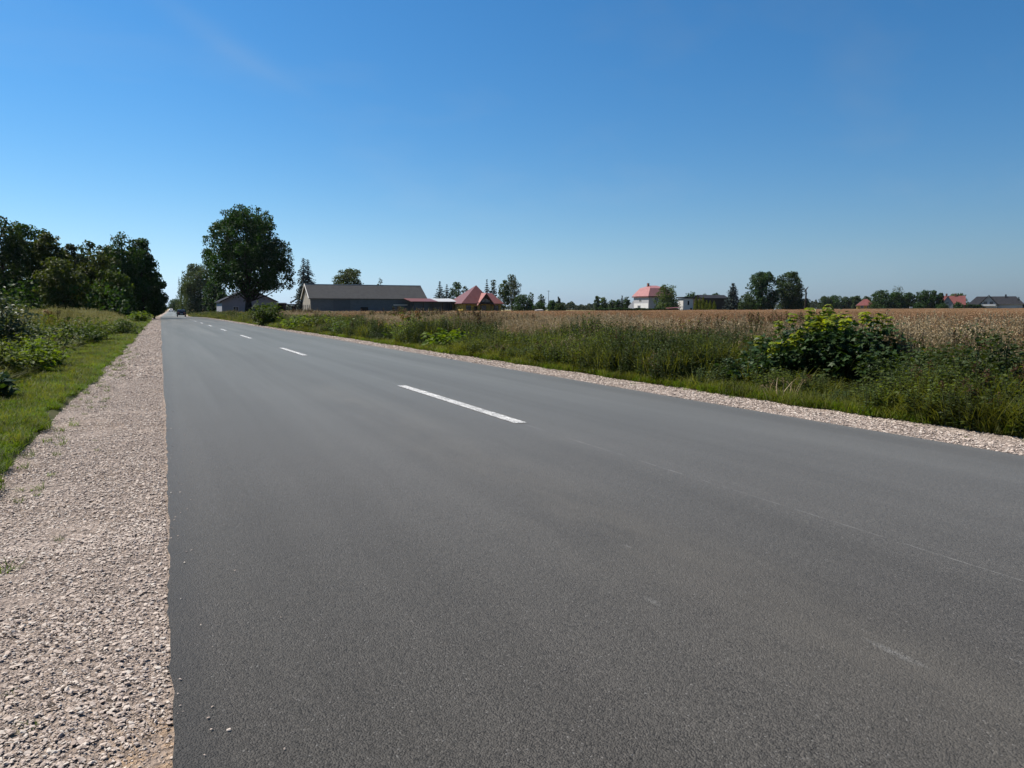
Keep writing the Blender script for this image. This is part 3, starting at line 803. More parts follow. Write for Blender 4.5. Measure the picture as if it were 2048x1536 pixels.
S = 215.0; Zs = 380; wx0, S = at(1884, Zs); wx1 = wx0 + 9.6; g0 = float(terrain(wx0, S)) - .3
h = thing('brick_house', 'red-roofed brick house with two chimneys among dark trees', 'house', (wx0, S, g0), R(-50))
W_ = wx1-wx0; ze = hgt(608, Zs)-g0; zr = hgt(592, Zs)-g0
_, ro = gable_building(h, 0, W_, 0, 6.4, 0, ze, zr, 'x', M['wall_brick'], M['roof_bright'], .4, M['wall_brick'])
for x_ in (W_*.15, W_*.55):
    c_ = MB(); c_.box((x_, 2.8, zr-.5), (x_+.8, 3.6, zr+1.2)); c_.build('chimney', M['wall_brick'], ro)
gx = W_*.22
c_ = MB(); c_.prism([(gx-2.5, -1.2, 0), (gx+2.5, -1.2, 0), (gx+2.5, -1.2, ze), (gx, -1.2, zr-.3), (gx-2.5, -1.2, ze)], (0, 4, 0)); c_.build('gable', M['wall_grey'], h)
c_ = MB(); c_.slab([(gx-2.9, -1.6, ze-.3), (gx, -1.6, zr+.0), (gx, 4, zr), (gx-2.9, 4, ze-.3)], .2); c_.slab([(gx+.003, -1.6, zr), (gx+2.9, -1.6, ze-.3), (gx+2.9, 4, ze-.3), (gx+.003, 4, zr)], .2); c_.build('gable_roof', M['roof_bright'], h)
window(h, (gx, -1.2, 2.0), 1.2, 1.4, 'y'); window(h, (gx, -1.2, ze+.6), 1.0, 1.2, 'y'); window(h, (W_*.7, 0, 2.0), 1.4, 1.4, 'y')

S = 225.0; Zs = 430; wx0, S = at(1937, Zs); wx1 = wx0 + 25.5; g0 = float(terrain(wx0, S)) - .2
h = thing('grey_house', 'wide modern house with a dark grey many-pitched roof, farthest to the right', 'house', (wx0, S, g0), R(-55))
W_ = wx1-wx0; ze = hgt(609, Zs)-g0; zr = hgt(593, Zs)-g0; zr1 = hgt(590, Zs)-g0
wl = MB(); wl.box((.5, 0, 0), (W_-.5, 8, ze)); wl.build('wall', M['wall_pale'], h)
rf = MB(); rf.add([(-.6,-.8,ze-.02),(W_+.6,-.8,ze-.02),(W_+.6,8.8,ze-.02),(-.6,8.8,ze-.02),(W_*.14,4.0,zr),(W_*.86,4.0,zr)], [(0,1,5,4),(1,2,5),(2,3,4,5),(3,0,4)]); rf.build('roof', M['roof_dark'], h)
gx, gw_ = W_*.36, W_*.36
gm = MB(); gm.prism([(gx-gw_/2+.6, -2.0, 0), (gx+gw_/2-.6, -2.0, 0), (gx+gw_/2-.6, -2.0, ze), (gx, -2.0, zr1-.6), (gx-gw_/2+.6, -2.0, ze)], (0, 4, 0)); gm.build('gable', M['wall_pale'], h)
gr = MB(); gr.slab([(gx-gw_/2-.3, -3.0, ze-.4), (gx, -3.0, zr1), (gx, 5, zr1), (gx-gw_/2-.3, 5, ze-.4)], .22); gr.slab([(gx+.003, -3.0, zr1), (gx+gw_/2+.3, -3.0, ze-.4), (gx+gw_/2+.3, 5, ze-.4), (gx+.003, 5, zr1)], .22); gr.build('gable_roof', M['roof_dark'], h)
for x_ in (gx-1.4, gx+1.4): window(h, (x_, -2.0, ze+.6), 1.5, 1.8, 'y', M['timber'])
ba = MB(); ba.box((gx-3.4, -3.2, ze-.95), (gx+3.4, -2.01, ze-.75)); bo = ba.build('balcony', M['wall_white'], h)
br = MB(); br.box((gx-3.4, -3.2, ze-.745), (gx+3.4, -3.12, ze+.1)); br.build('railing', M['wall_white'], bo)
ch = MB(); ch.box((W_*.66, 3.2, zr-.6), (W_*.66+.8, 4.0, zr+1.0)); ch.build('chimney', M['roof_dark'], h)

# ------------------------------------------------------------------ cars
def make_car(name, label, loc, rotz, paint, back):
    """estate car, 4.5 m long, nose towards local +y; the photo shows its back or its front"""
    r = thing(name, label, 'car', loc, rotz, 'cars on the far road')
    prof_ = [(-2.2,.35),(-2.25,.75),(-2.2,1.0),(-1.95,1.45),(-1.6,1.62),(.1,1.64),(.75,1.45),(1.15,1.08),(2.0,.92),(2.2,.7),(2.22,.35)]
    V = []; 
    for sx_, shr in ((-.86, 0), (-.9, 0), (.9, 0), (.86, 0)):
        for (y, z) in prof_:
            tuck = 1 - .14*max(0, (z-.95)/.7)
            V.append((sx_*tuck, y, z if abs(sx_) < .89 else z - .02))
    n = len(prof_); fs = []
    for a in range(3):
        for i in range(n):
            j = (i+1) % n; fs.append((a*n+i, a*n+j, (a+1)*n+j, (a+1)*n+i))
    fs.append(tuple(range(n-1, -1, -1))); fs.append(tuple(range(3*n, 4*n)))
    mb = MB(); mb.add(V, fs); mb.build('body', paint, r)
    for nm, pts in (('rear_window', [(-.62,-2.215,1.03),(.62,-2.215,1.03),(.55,-1.985,1.42),(-.55,-1.985,1.42)]),
                    ('windscreen', [(.66,1.13,1.11),(-.66,1.13,1.11),(-.58,.78,1.44),(.58,.78,1.44)])):
        g = MB(); g.prism(pts, (0, -.02 if 'rear' in nm else .03, .015)); g.build(nm, M['glass'], r)
    for sgn in (-1, 1):
        g = MB(); g.prism([(sgn*.872, -1.7, 1.05), (sgn*.872, .95, 1.05), (sgn*.80, .35, 1.45), (sgn*.80, -1.55, 1.45)][::sgn], (sgn*.02, 0, .005)); g.build('side_window', M['glass'], r)
        l_ = MB(); l_.box((sgn*.60-.17, -2.29, .80), (sgn*.60+.17, -2.2, .98)); l_.build('tail_lamp', M['lamp'], r)
        l_ = MB(); l_.box((sgn*.60-.18, 2.1, .66), (sgn*.60+.18, 2.26, .82)); l_.build('headlight', M['headlamp'], r)
        for y in (-1.38, 1.38):
            w = MB()
            ring = [(sgn*.72, y + .33*math.cos(t), .33 + .33*math.sin(t)) for t in np.linspace(0, 2*math.pi, 17)[:-1]]
            w.prism(ring, (sgn*.2, 0, 0)); wo = w.build('wheel', M['rubber'], r)
            w = MB(); ring = [(sgn*.915, y + .2*math.cos(t), .33 + .2*math.sin(t)) for t in np.linspace(0, 2*math.pi, 13)[:-1]]
            w.prism(ring, (sgn*.012, 0, 0)); w.build('rim', M['rim'], wo)
    pl = MB(); pl.box((-.26, -2.28, .58), (.26, -2.235, .70)); pl.build('number_plate', M['trim'], r)
    return r
cy = 187.0
make_car('car', 'dark car driving away in the right lane under the willow', (4.15+float(off(cy)), cy, float(prof(cy))+.02), 0, M['car_dark'], True)
cy = 430.0
make_car('car', 'tiny pale car with dark windscreen coming along the far stretch of road', (1.5+float(off(cy)), cy, float(prof(cy))+.02), math.pi, M['car_white'], False)

# ------------------------------------------------------------------ trees
ROUND = [(0,.5),(.15,.85),(.4,1),(.65,.97),(.85,.76),(1,.42)]
OVAL = [(0,.45),(.12,.8),(.35,1),(.6,.95),(.82,.74),(1,.38)]
BIG = [(0,.6),(.1,.97),(.35,1),(.5,.93),(.6,.84),(.75,.68),(.88,.54),(1,.30)]
SLIM = [(0,.5),(.2,.9),(.5,1),(.8,.82),(1,.38)]
DOME = [(0,.9),(.2,1),(.5,.98),(.75,.82),(.9,.6),(1,.38)]

def crown_mesh(rng, H0, H1, W, prof_, nblob, nleaf, leaf, gap=1.0, blobk=.16, inner=.25, depth=None, squash=.85):
    t0 = [p[0] for p in prof_]; r0 = [p[1] for p in prof_]
    C = []
    k = 0
    while len(C) < nblob and k < nblob*30:
        k += 1
        t = rng.uniform(0, 1); r = np.interp(t, t0, r0)
        if rng.uniform() > r: continue
        br = W*blobk*rng.uniform(.65, 1.3)*(0.55 + .45*r)
        rad = max(0, r*W/2 - br*.62)*(math.sqrt(rng.uniform(inner, 1)))
        a = rng.uniform(0, 2*np.pi)
        z = H0 + (H1-H0)*t
        z = min(max(z, H0 + br*.5), H1 - br*.8)
        C.append((rad*math.cos(a), rad*math.sin(a), z, br))
    m0 = len(C)
    for q in range(int(nblob*.6)):                    # small sprays standing out of the outline
        t = rng.uniform(.12, .97); r = np.interp(t, t0, r0); a = rng.uniform(0, 2*np.pi)
        rd = r*W/2*rng.uniform(.80, .98); z = H0 + (H1-H0)*t
        C.append((rd*math.cos(a), rd*math.sin(a), min(z, H1 - W*blobk*.3), W*blobk*rng.uniform(.28, .52)))
    for t in np.linspace(.06, .95, 9):                # a filled core so that no clump floats on its own
        r = np.interp(t, t0, r0); br = max(r*W*.5*.72, W*.05)
        a = rng.uniform(0, 2*np.pi); q = r*W*.10
        z = min(max(H0 + (H1-H0)*t, H0 + br*squash*.6), H1 - br*squash*.92)
        C.append((q*math.cos(a), q*math.sin(a), z, br*rng.uniform(.85, 1.05)))
    C = np.array(C)
    w = C[:, 3]**2; w[-9:] *= .55; w /= w.sum()
    idx = rng.choice(len(C), nleaf, p=w)
    d = norm(rng.normal(size=(nleaf, 3))); 
    u = rng.uniform(.35, 1.0, nleaf)**.6*rng.uniform(.85, 1.12, nleaf)
    c = C[idx]
    p = c[:, :3] + d*(c[:, 3]*u)[:, None]*np.array([1, 1, squash])
    n = norm(d*.5 + rng.normal(size=(nleaf, 3))*.7 + np.array([0, 0, .45]))
    ax = norm(np.cross(n, rng.normal(size=(nleaf, 3))))
    s = leaf*rng.uniform(.6, 1.35, nleaf)
    return C, p, ax, n, s

def make_trunk(mb, rng, H, r, top, C, nl, lean=0.0):
    P = [np.array([0, 0, -.15])]; 
    for i in range(1, 7):
        t = i/6; P.append(np.array([lean*t + rng.normal()*r*.35*t, rng.normal()*r*.35*t, top*t]))
    rad = [r*1.35] + [r*(1 - .85*(i/6)) for i in range(1, 7)]
    mb.tube(P, rad, 9)
    if len(C):
        order = rng.permutation(len(C))[:nl]
        for q in order:
            c = C[q][:3]
            k = rng.integers(1, 5) if c[2] < top*.9 else rng.integers(3, 6)
            s = P[k]
            if s[2] > c[2]: s = P[max(1, k-2)]
            m1 = s*.5 + c*.5 + np.array([0, 0, -.06*np.linalg.norm(c-s)]) + rng.normal(size=3)*.15
            rr = rad[k]*.45
            mb.tube([s, m1, c], [rr, rr*.6, rr*.18], 5)

def tree(name, label, px, Z, ytop, wpx, shape, leafm, seed, group=None, base=None, nblob=40, nleaf=6000, leaf=.34, trunk_r=None, bark=None, cat='tree', nl=18, blobk=.17, inner=.34, weep=0, xy=None, H=None, W=None, weepl=(1.2, 3.2), squash=.85):
    rng = np.random.default_rng(seed)
    x, y = at(px, Z) if xy is None else xy
    g = float(terrain(x, y)) - .03
    H = (hgt(ytop, Z) - g) if H is None else H
    W = (wpx*Z/F*1.10) if W is None else W
    h0 = H*.12 if base is None else (hgt(base, Z) - g if base > 1 else H*base)
    C, p, ax, n, s = crown_mesh(rng, h0, H, W, shape, nblob, nleaf, leaf, blobk=blobk, inner=inner, squash=squash)
    root = thing(name, label, cat, (x, y, g), 0, group)
    mb = MB(); spread(mb, CARD_V, CARD_F, p, ax, n, s)
    if weep:
        t0 = [q[0] for q in shape]; r0 = [q[1] for q in shape]
        P_, A_, N_, S_ = [], [], [], []
        for i in range(weep):
            t = rng.uniform(.25, .98); a = rng.uniform(0, 2*np.pi); r = np.interp(t, t0, r0)*W/2*rng.uniform(.75, 1.05)
            z = h0 + (H-h0)*t; ln = min(rng.uniform(*weepl), z-.6); m_ = int(ln/.12)
            zz = z - np.arange(m_)*.12
            P_.append(np.stack([r*np.cos(a) + rng.normal(size=m_)*.07 + .1*np.cos(a)*np.arange(m_)*.12, r*np.sin(a) + rng.normal(size=m_)*.07, zz], 1))
            A_.append(np.stack([rng.normal(size=m_)*.35, rng.normal(size=m_)*.35, -np.ones(m_)], 1)); N_.append(rng.normal(size=(m_, 3))); S_.append(rng.uniform(.7, 1.2, m_)*leaf*.8)
        tv = CARD_V*np.array([.7, 1, 1])
        spread(mb, tv, CARD_F, np.vstack(P_), np.vstack(A_), np.vstack(N_), np.concatenate(S_))
    mb.build('crown', leafm, root)
    tr = trunk_r or max(.08, H*.018)
    tb = MB(); make_trunk(tb, rng, H, tr, H*.82, C, nl); tb.build('trunk', bark or M['bark'], root, smooth=True)
    return root

def spruce(name, label, px, Z, ytop, wpx, leafm, seed, group=None, base=.06, layers=22, droop=.35, leaf=.5, dens=1.0, cat='conifer', power=.9, tops=((0, 0, 1.0),)):
    rng = np.random.default_rng(seed)
    x, y = at(px, Z); g = float(terrain(x, y)) - .03; H = hgt(ytop, Z) - g; W = wpx*Z/F*(1.3 if wpx > 30 else 1.8)
    root = thing(name, label, cat, (x, y, g), 0, group)
    mb = MB(); tb = MB()
    P_, A_, N_, S_ = [], [], [], []
    for (dx, dy, hk) in tops:
        Ht = H*hk
        tb.tube([(dx*.6, dy*.6, -.15), (dx, dy, Ht*.5), (dx, dy, Ht*.98)], [H*.017, H*.010, .02], 7)
        for i in range(layers):
            t = i/(layers-1); z = Ht*(base + (1-base)*t*.97)
            ln = (W/2)*max(.05, (1-t))**power*rng.uniform(.75, 1.1)/(1 if len(tops) == 1 else 1.1)
            nb = int((14 + 12*(1-t))*dens)
            for j in range(nb):
                a = rng.uniform(0, 2*np.pi); L = ln*rng.uniform(.6, 1.1); m_ = max(3, int(L/(leaf*.33)))
                u = np.linspace(.12, 1, m_)
                zz = z - droop*L*u**1.4 + .10*L*np.maximum(0, u-.75)*4*.3
                P_.append(np.stack([dx + np.cos(a)*L*u, dy + np.sin(a)*L*u, zz], 1) + rng.normal(size=(m_, 3))*leaf*.18)
                A_.append(np.stack([np.cos(a) + rng.normal(size=m_)*.6, np.sin(a) + rng.normal(size=m_)*.6, -.35 + rng.normal(size=m_)*.3], 1))
                N_.append(np.array([0, 0, .4]) + rng.normal(size=(m_, 3))*1.0); S_.append(leaf*rng.uniform(.7, 1.35, m_)*(1 - .35*t))
    spread(mb, CARD_V, CARD_F, np.vstack(P_), np.vstack(A_), np.vstack(N_), np.concatenate(S_))
    mb.build('crown', leafm, root); tb.build('trunk', M['bark'], root, smooth=True)
    return root

def thuja(label, px, Z, ytop, wpx, seed, group):
    rng = np.random.default_rng(seed)
    x, y = at(px, Z); g = float(terrain(x, y)); H = hgt(ytop, Z) - g; W = wpx*Z/F; n = 2200
    t = rng.uniform(0, 1, n)**1.3; a = rng.uniform(0, 2*np.pi, n)
    r = W/2*np.interp(t, [0, .2, .6, 1], [.85, 1, .75, .04])*(1 + .18*np.sin(a*3 + t*9 + seed))*rng.uniform(.7, 1.05, n)
    p = np.stack([r*np.cos(a), r*np.sin(a), t*H*.97], 1)
    ax = np.stack([np.cos(a)*.3 + rng.normal(size=n)*.25, np.sin(a)*.3 + rng.normal(size=n)*.25, np.ones(n)], 1)
    nn = np.stack([np.cos(a), np.sin(a), np.full(n, .3)], 1) + rng.normal(size=(n, 3))*.5
    root = thing('thuja', label, 'thuja', (x, y, g), 0, group)
    mb = MB(); spread(mb, CARD_V, CARD_F, p, ax, nn, rng.uniform(.25, .5, n)); mb.build('crown', M['thuja'], root)
    tb = MB(); tb.tube([(0, 0, -.1), (0, 0, H*.7)], [.12, .04], 6); tb.build('trunk', M['bark'], root)

# -- the wood on the left of the road
GW = 'trees of the wood on the left'
WOOD = [
 # px, Z, ytop, wpx, shape, mat, nblob, nleaf, base, label
 (-95, 84, 428, 130, OVAL, 'leaf_wood', 34, 5000, .2, 'dark wood tree mostly cut off by the left picture edge'),
 (12, 86, 431, 105, OVAL, 'leaf_wood', 34, 5600, .30, 'tallest dark tree of the left wood with sky showing through its crown'),
 (70, 90, 450, 86, OVAL, 'leaf_dark', 30, 4600, .28, 'dark thin tree second from the left end of the wood'),
 (108, 88, 465, 74, OVAL, 'leaf_olive', 28, 4600, .25, 'brownish olive tree between two dark trees of the left wood'),
 (146, 94, 486, 52, OVAL, 'leaf_birch', 20, 2600, .35, 'wispy grey-green tree at the dip in the wood skyline'),
 (178, 98, 479, 50, SLIM, 'leaf_wood', 16, 2000, .3, 'thin feathery treetop rising above the olive trees'),
 (128, 82, 515, 92, ROUND, 'leaf_olive', 32, 5200, .06, 'low broad olive tree in front of the left wood'),
 (205, 90, 500, 84, OVAL, 'leaf_olive', 32, 5600, .08, 'olive yellowish tree near the middle of the left wood'),
 (250, 96, 463, 88, OVAL, 'leaf_dark', 36, 7000, .08, 'tall full dark green tree at the roadside end of the wood'),
 (228, 86, 540, 74, ROUND, 'leaf_mid', 26, 4200, .05, 'low green tree with lighter leaves under the tall roadside tree'),
 (287, 99, 476, 66, OVAL, 'leaf_dark', 34, 6400, .10, 'roadside birch-like tree with twigs hanging on its road side'),
 (308, 102, 545, 50, ROUND, 'leaf_dark', 26, 4600, .10, 'dark low-branched tree overhanging the left road edge'),
]
for i, (px, Z, yt, wp, sh_, mt, nb, nlf, bs, lb) in enumerate(WOOD):
    wv = 26 if i == 10 else (14 if i == 8 else 0)
    tree('deciduous_tree', lb, px, Z, yt, wp, sh_, M[mt], 10+i, GW, base=bs, nblob=nb, nleaf=nlf, leaf=.30, weep=wv, bark=M['bark'], nl=16)
# second row, its crowns filling the wood from behind
for i, (px, Z, yt, wp, lb) in enumerate([
 (-30, 108, 462, 90, 'shaded tree deep in the wood behind the tallest dark tree'), (45, 112, 478, 80, 'shaded tree deep in the wood behind the thin dark tree'),
 (110, 110, 497, 80, 'shaded tree deep in the wood behind the brownish tree'), (170, 114, 512, 76, 'shaded tree deep in the wood under the feathery treetop'),
 (225, 118, 492, 70, 'shaded tree deep in the wood behind the olive yellowish tree'), (275, 124, 508, 56, 'shaded tree deep in the wood behind the roadside birch-like tree'),
 (300, 140, 545, 40, 'dark tree just past the wood on the left of the road')]):
    tree('deciduous_tree', lb, px, Z, yt, wp, ROUND, M['leaf_wood'], 40+i, GW, base=.05, nblob=24, nleaf=3600, leaf=.42, nl=8)
# avenue further along on the left
for i, (px, Z, yt, wp, lb) in enumerate([(311, 190, 580, 30, 'nearer of the rounded avenue trees left of the far road'), (317, 270, 597, 24, 'middle rounded avenue tree left of the far road'), (327, 420, 607, 14, 'farthest small avenue tree left of the far road')]):
    tree('avenue_tree', lb, px, Z, yt, wp, ROUND, M['leaf_dark'], 60+i, 'avenue trees left of the far road', base=.06, nblob=22, nleaf=2600, leaf=.5, nl=8)

# -- right of the road
tree('big_tree', 'big spreading dark green tree right of the road in front of the outbuilding', 497, 140, 411, 170, BIG, M['leaf_linden'], 77, base=582, nblob=140, nleaf=44000, leaf=.34, trunk_r=.62, nl=60, blobk=.085, inner=.30)
tree('willow', 'pale grey-green weeping willow beside the road past the big tree', 402, 215, 527, 80, DOME, M['leaf_willow'], 78, base=.06, nblob=54, nleaf=15000, leaf=.42, weep=260, weepl=(2.5, 7.5), bark=M['bark'])
tree('deciduous_tree', 'dark tree filling the gap between willow and big tree', 430, 196, 556, 46, OVAL, M['leaf_dark'], 79, base=.03, nblob=30, nleaf=5200, leaf=.4)
tree('deciduous_tree', 'low dark tree at the outbuilding wall next to the gap', 446, 190, 585, 30, ROUND, M['leaf_dark'], 80, base=.02, nblob=20, nleaf=3200, leaf=.4)
tree('avenue_tree', 'rounded dark tree on the right side of the far road above the dark car', 354, 400, 598, 33, DOME, M['leaf_dark'], 81, base=.04, nblob=30, nleaf=4200, leaf=.5)
spruce('spruce', 'tall old twin-stemmed spruce behind the left gable of the barn', 613, 275, 514, 48, M['needle_blue'], 82, base=.12, layers=26, droop=.55, leaf=.55, dens=.85, power=.6, tops=((-.7, 0, 1.0), (.9, .4, .98)))
tree('deciduous_tree', 'round olive-green treetop standing above the barn roof', 701, 290, 537, 60, ROUND, M['leaf_olive'], 83, base=.2, nblob=44, nleaf=13000, leaf=.5)
tree('sapling', 'thin sparse treetop poking over the barn roof', 761, 285, 556, 16, SLIM, M['leaf_birch'], 84, base=.3, nblob=12, nleaf=420, leaf=.4, trunk_r=.09)
GH = 'trees around the yellow house'
spruce('spruce', 'pointed spruce between barn and yellow house, left of its group', 880, 285, 562, 28, M['needle'], 85, GH, layers=18)
spruce('spruce', 'shorter spruce beside the pointed one left of the yellow house', 894, 288, 568, 25, M['needle'], 86, GH, layers=16)
tree('deciduous_tree', 'dark bushy tree just left of the red hipped roof', 914, 290, 563, 34, OVAL, M['leaf_dark'], 87, GH, base=.05, nblob=26, nleaf=2600, leaf=.5)
tree('deciduous_tree', 'small tree touching the left slope of the red hipped roof', 931, 290, 571, 18, OVAL, M['leaf_birch'], 88, GH, base=.1, nblob=14, nleaf=1200, leaf=.45)
spruce('spruce', 'slim spruce rising right behind the red hipped roof', 974, 285, 558, 20, M['needle'], 89, GH, layers=18)
tree('birch', 'slim birch behind the red roof, beside the slim spruce', 987, 285, 559, 16, SLIM, M['leaf_birch'], 90, GH, base=.2, nblob=16, nleaf=1300, leaf=.42, bark=M['pale_bark'])
tree('birch', 'tall loose birch at the right end of the yellow house', 1024, 258, 548, 34, SLIM, M['leaf_birch'], 91, GH, base=.2, nblob=30, nleaf=3200, leaf=.40, bark=M['pale_bark'], weep=20)
tree('birch', 'darker birch pressed against the right end of the yellow house', 1008, 250, 560, 24, SLIM, M['leaf_mid'], 92, GH, base=.1, nblob=20, nleaf=2200, leaf=.42, bark=M['pale_bark'])
tree('shrub', 'large dark round bush right of the yellow house', 1044, 246, 588, 42, DOME, M['leaf_dark'], 93, GH, base=.02, nblob=26, nleaf=3600, leaf=.4, cat='bush')
tree('deciduous_tree', 'small dark tree right of the large round bush', 1062, 262, 584, 14, SLIM, M['leaf_wood'], 94, GH, base=.1, nblob=12, nleaf=800, leaf=.4)
GE = 'small trees at the edge of the crop field'
for i, (px, Z, yt, wp, mt, lb) in enumerate([(1083, 258, 588, 17, 'leaf_wood', 'loose small tree left of the thin pole'), (1078, 250, 604, 30, 'leaf_dark', 'low dark bush at the foot of the loose small tree'),
     (1104, 252, 600, 24, 'leaf_dark', 'low dark bush around the foot of the thin pole'), (1117, 250, 593, 9, 'needle', 'narrow dark treetop right of the thin pole'), (1120, 246, 606, 22, 'leaf_wood', 'last dark bush before the open horizon right of the thin pole')]):
    tree('shrub' if yt > 595 else 'small_tree', lb, px, Z, yt, wp, DOME if yt > 595 else SLIM, M[mt], 100+i, GE, base=.03, nblob=14, nleaf=1000 if yt < 595 else 1800, leaf=.4, cat='bush' if yt > 595 else 'tree')
x, y = at(1097, 255); p_ = thing('pole', 'thin pale bare pole standing among dark bushes at the field edge', 'pole', (x, y, 0))
mb = MB(); mb.tube([(0, 0, -.2), (0, 0, 3), (.03, 0, hgt(581, 255))], [.10, .085, .06], 8); mb.build('shaft', M['timber_grey'], p_)
mb = MB(); mb.tube([(-.5, 0, hgt(582, 255)), (.5, 0, hgt(582, 255)-.05)], [.05, .05], 6); mb.build('crossarm', M['timber_grey'], p_)
GB = 'trees left of the white house'
for i, (px, Z, yt, wp, mt, sp, lb) in enumerate([(1195, 370, 592, 14, 'leaf_wood', 0, 'leftmost rounded tree of the row left of the white house'), (1207, 360, 594, 18, 'leaf_mid', 0, 'broad rounded tree second in the row left of the white house'),
     (1224, 365, 599, 18, 'leaf_wood', 0, 'low tree in the middle of the row left of the white house'), (1236, 362, 599, 15, 'leaf_dark', 0, 'low dark tree beside the dark spruce left of the white house'),
     (1244, 356, 591, 11, 'needle', 1, 'small dark pointed spruce left of the white house'), (1253, 352, 593, 15, 'leaf_wood', 0, 'grey-green tree nearest the left side of the white house')]):
    if sp: spruce('spruce', lb, px, Z, yt, wp, M[mt], 110+i, GB, layers=14)
    else: tree('deciduous_tree', lb, px, Z, yt, wp, ROUND, M[mt], 110+i, GB, base=.05, nblob=16, nleaf=1500, leaf=.5)
tree('deciduous_tree', 'full mid-green tree covering the right end of the white house', 1334, 285, 569, 50, DOME, M['leaf_mid'], 120, base=.03, nblob=40, nleaf=6000, leaf=.42)
tree('deciduous_tree', 'dark treetop behind the white shed', 1380, 340, 584, 28, DOME, M['leaf_dark'], 121, base=.1, nblob=18, nleaf=1700, leaf=.5)
tree('deciduous_tree', 'far dark treetop above the long dark shed, left one', 1408, 345, 587, 22, DOME, M['leaf_wood'], 122, base=.1, nblob=18, nleaf=1400, leaf=.5)
tree('deciduous_tree', 'far dark treetop above the long dark shed, right one', 1431, 345, 586, 24, DOME, M['leaf_dark'], 123, base=.1, nblob=18, nleaf=1400, leaf=.5)
for i, (px, yt) in enumerate([(1392, 593), (1399, 595), (1406, 593), (1413, 600), (1420, 601), (1428, 601)]):
    thuja(['tall yellow-green thuja next to the white shed', 'second thuja from the white shed, slightly lower', 'tall thuja third from the white shed', 'lower thuja right after the three tall ones', 'lower thuja second from the right end of the row', 'thuja at the right end of the yellow-green row'][i], px, 284-i*.6, yt, 9.5, 130+i, 'thujas beside the white shed')
GD = 'dark tree group in the middle of the field edge'
spruce('spruce', 'dense dark blue spruce left of the big dark trees', 1465, 262, 566, 34, M['needle_blue'], 140, GD, base=.03, layers=20, droop=.2, leaf=.6, dens=1.3, power=.6)
tree('deciduous_tree', 'big dark round tree, left one of the pair behind the leafy bush', 1523, 255, 543, 62, DOME, M['leaf_dark'], 141, GD, base=.03, nblob=60, nleaf=15000, leaf=.42, blobk=.13)
tree('deciduous_tree', 'big dark loose-topped tree, right one of the pair behind the leafy bush', 1577, 258, 543, 56, DOME, M['leaf_wood'], 142, GD, base=.03, nblob=56, nleaf=14000, leaf=.42, blobk=.13, weep=30)
tree('shrub', 'low grey-green bush at the foot of the big dark round tree', 1494, 250, 588, 34, DOME, M['leaf_wood'], 143, GD, base=.02, nblob=20, nleaf=2600, leaf=.4, cat='bush')
tree('shrub', 'low dark bush at the foot of the dead curved snag', 1606, 255, 597, 34, DOME, M['leaf_dark'], 144, GD, base=.02, nblob=18, nleaf=2200, leaf=.4, cat='bush')
x, y = at(1610, 252); g = float(terrain(x, y)); sn = thing('dead_snag', 'dead curved tree snag at the right edge of the dark trees', 'dead tree', (x, y, g))
mb = MB(); k_ = 252/F
mb.tube([(0, 0, 0), (.1, 0, 3), (.2, 0, 5.5), (0, 0, 7.2), (.5, 0, hgt(577, 252)-g), (1.1, 0, hgt(574, 252)-g+.1)], [.35, .3, .26, .24, .18, .08], 7); mb.tube([(.2, 0, 5.5), (.8, 0, 6.2)], [.15, .05], 5); mb.build('trunk', M['bark'], sn)
GR = 'trees on the right horizon'
RT = [(1650, 470, 592, 22, 'leaf_wood', 0, 'low rounded far tree just right of the dead snag'), (1668, 480, 590, 26, 'leaf_dark', 0, 'broad far tree above the left shoulder of the leafy bush'),
 (1690, 480, 593, 16, 'leaf_wood', 0, 'slim far tree behind the top of the leafy bush'), (1704, 480, 593, 14, 'leaf_dark', 0, 'slim far tree left of the bright red cottage roof'), (1713, 470, 591, 16, 'leaf_wood', 0, 'far tree directly left of the cottage roof'),
 (1732, 440, 592, 16, 'leaf_wood', 0, 'treetop straight above the cottage roof'), (1762, 370, 580, 32, 'leaf_dark', 0, 'dark full tree right of the cottage roof'), (1790, 372, 584, 28, 'leaf_dark', 0, 'dark tree under the bare twiggy treetop'),
 (1816, 374, 585, 24, 'leaf_dark', 0, 'dark rounded tree right of the bare twiggy treetop'), (1846, 370, 580, 26, 'leaf_dark', 0, 'tall grey-green tree, left one of the pair before the brick house'), (1866, 368, 580, 20, 'leaf_dark', 0, 'tall dark tree, right one of the pair before the brick house'),
 (1880, 366, 586, 10, 'leaf_dark', 0, 'narrow dark tree touching the left side of the brick house'), (1914, 410, 586, 26, 'leaf_mid', 0, 'green treetop behind the brick house roof')]
for i, (px, Z, yt, wp, mt, sp, lb) in enumerate(RT):
    tree('deciduous_tree', lb, px, Z, yt, wp*1.3, DOME, M[mt], 150+i, GR, base=.03, nblob=26, nleaf=5200, leaf=.55)
tree('bare_tree', 'thin almost bare twiggy treetop above the dark trees on the right', 1794, 380, 572, 22, ROUND, M['leaf_birch'], 170, GR, base=.55, nblob=26, nleaf=420, leaf=.4, nl=26, trunk_r=.16)
spruce('spruce', 'small pointed conifer right of the wide grey house', 2036, 420, 594, 13, M['needle'], 171, GR, layers=14)
for i, (px, Z, yt, wp, lb) in enumerate([(1835, 362, 604, 16, 'low dark bush by the small white panel, left'), (1884, 360, 606, 22, 'dark bush before the left wall of the brick house'), (1916, 362, 603, 18, 'dark bush before the right wall of the brick house')]):
    tree('shrub', lb, px, Z, yt, wp, DOME, M['leaf_dark'], 175+i, GR, base=.02, nblob=14, nleaf=1200, leaf=.5, cat='bush')
x, y = at(1822, 355); g = float(terrain(x, y)); sg = thing('white_panel', 'small white panel on posts among the dark trees on the right', 'sign', (x, y, g))  # white rectangle of unknown kind, built as a panel on posts
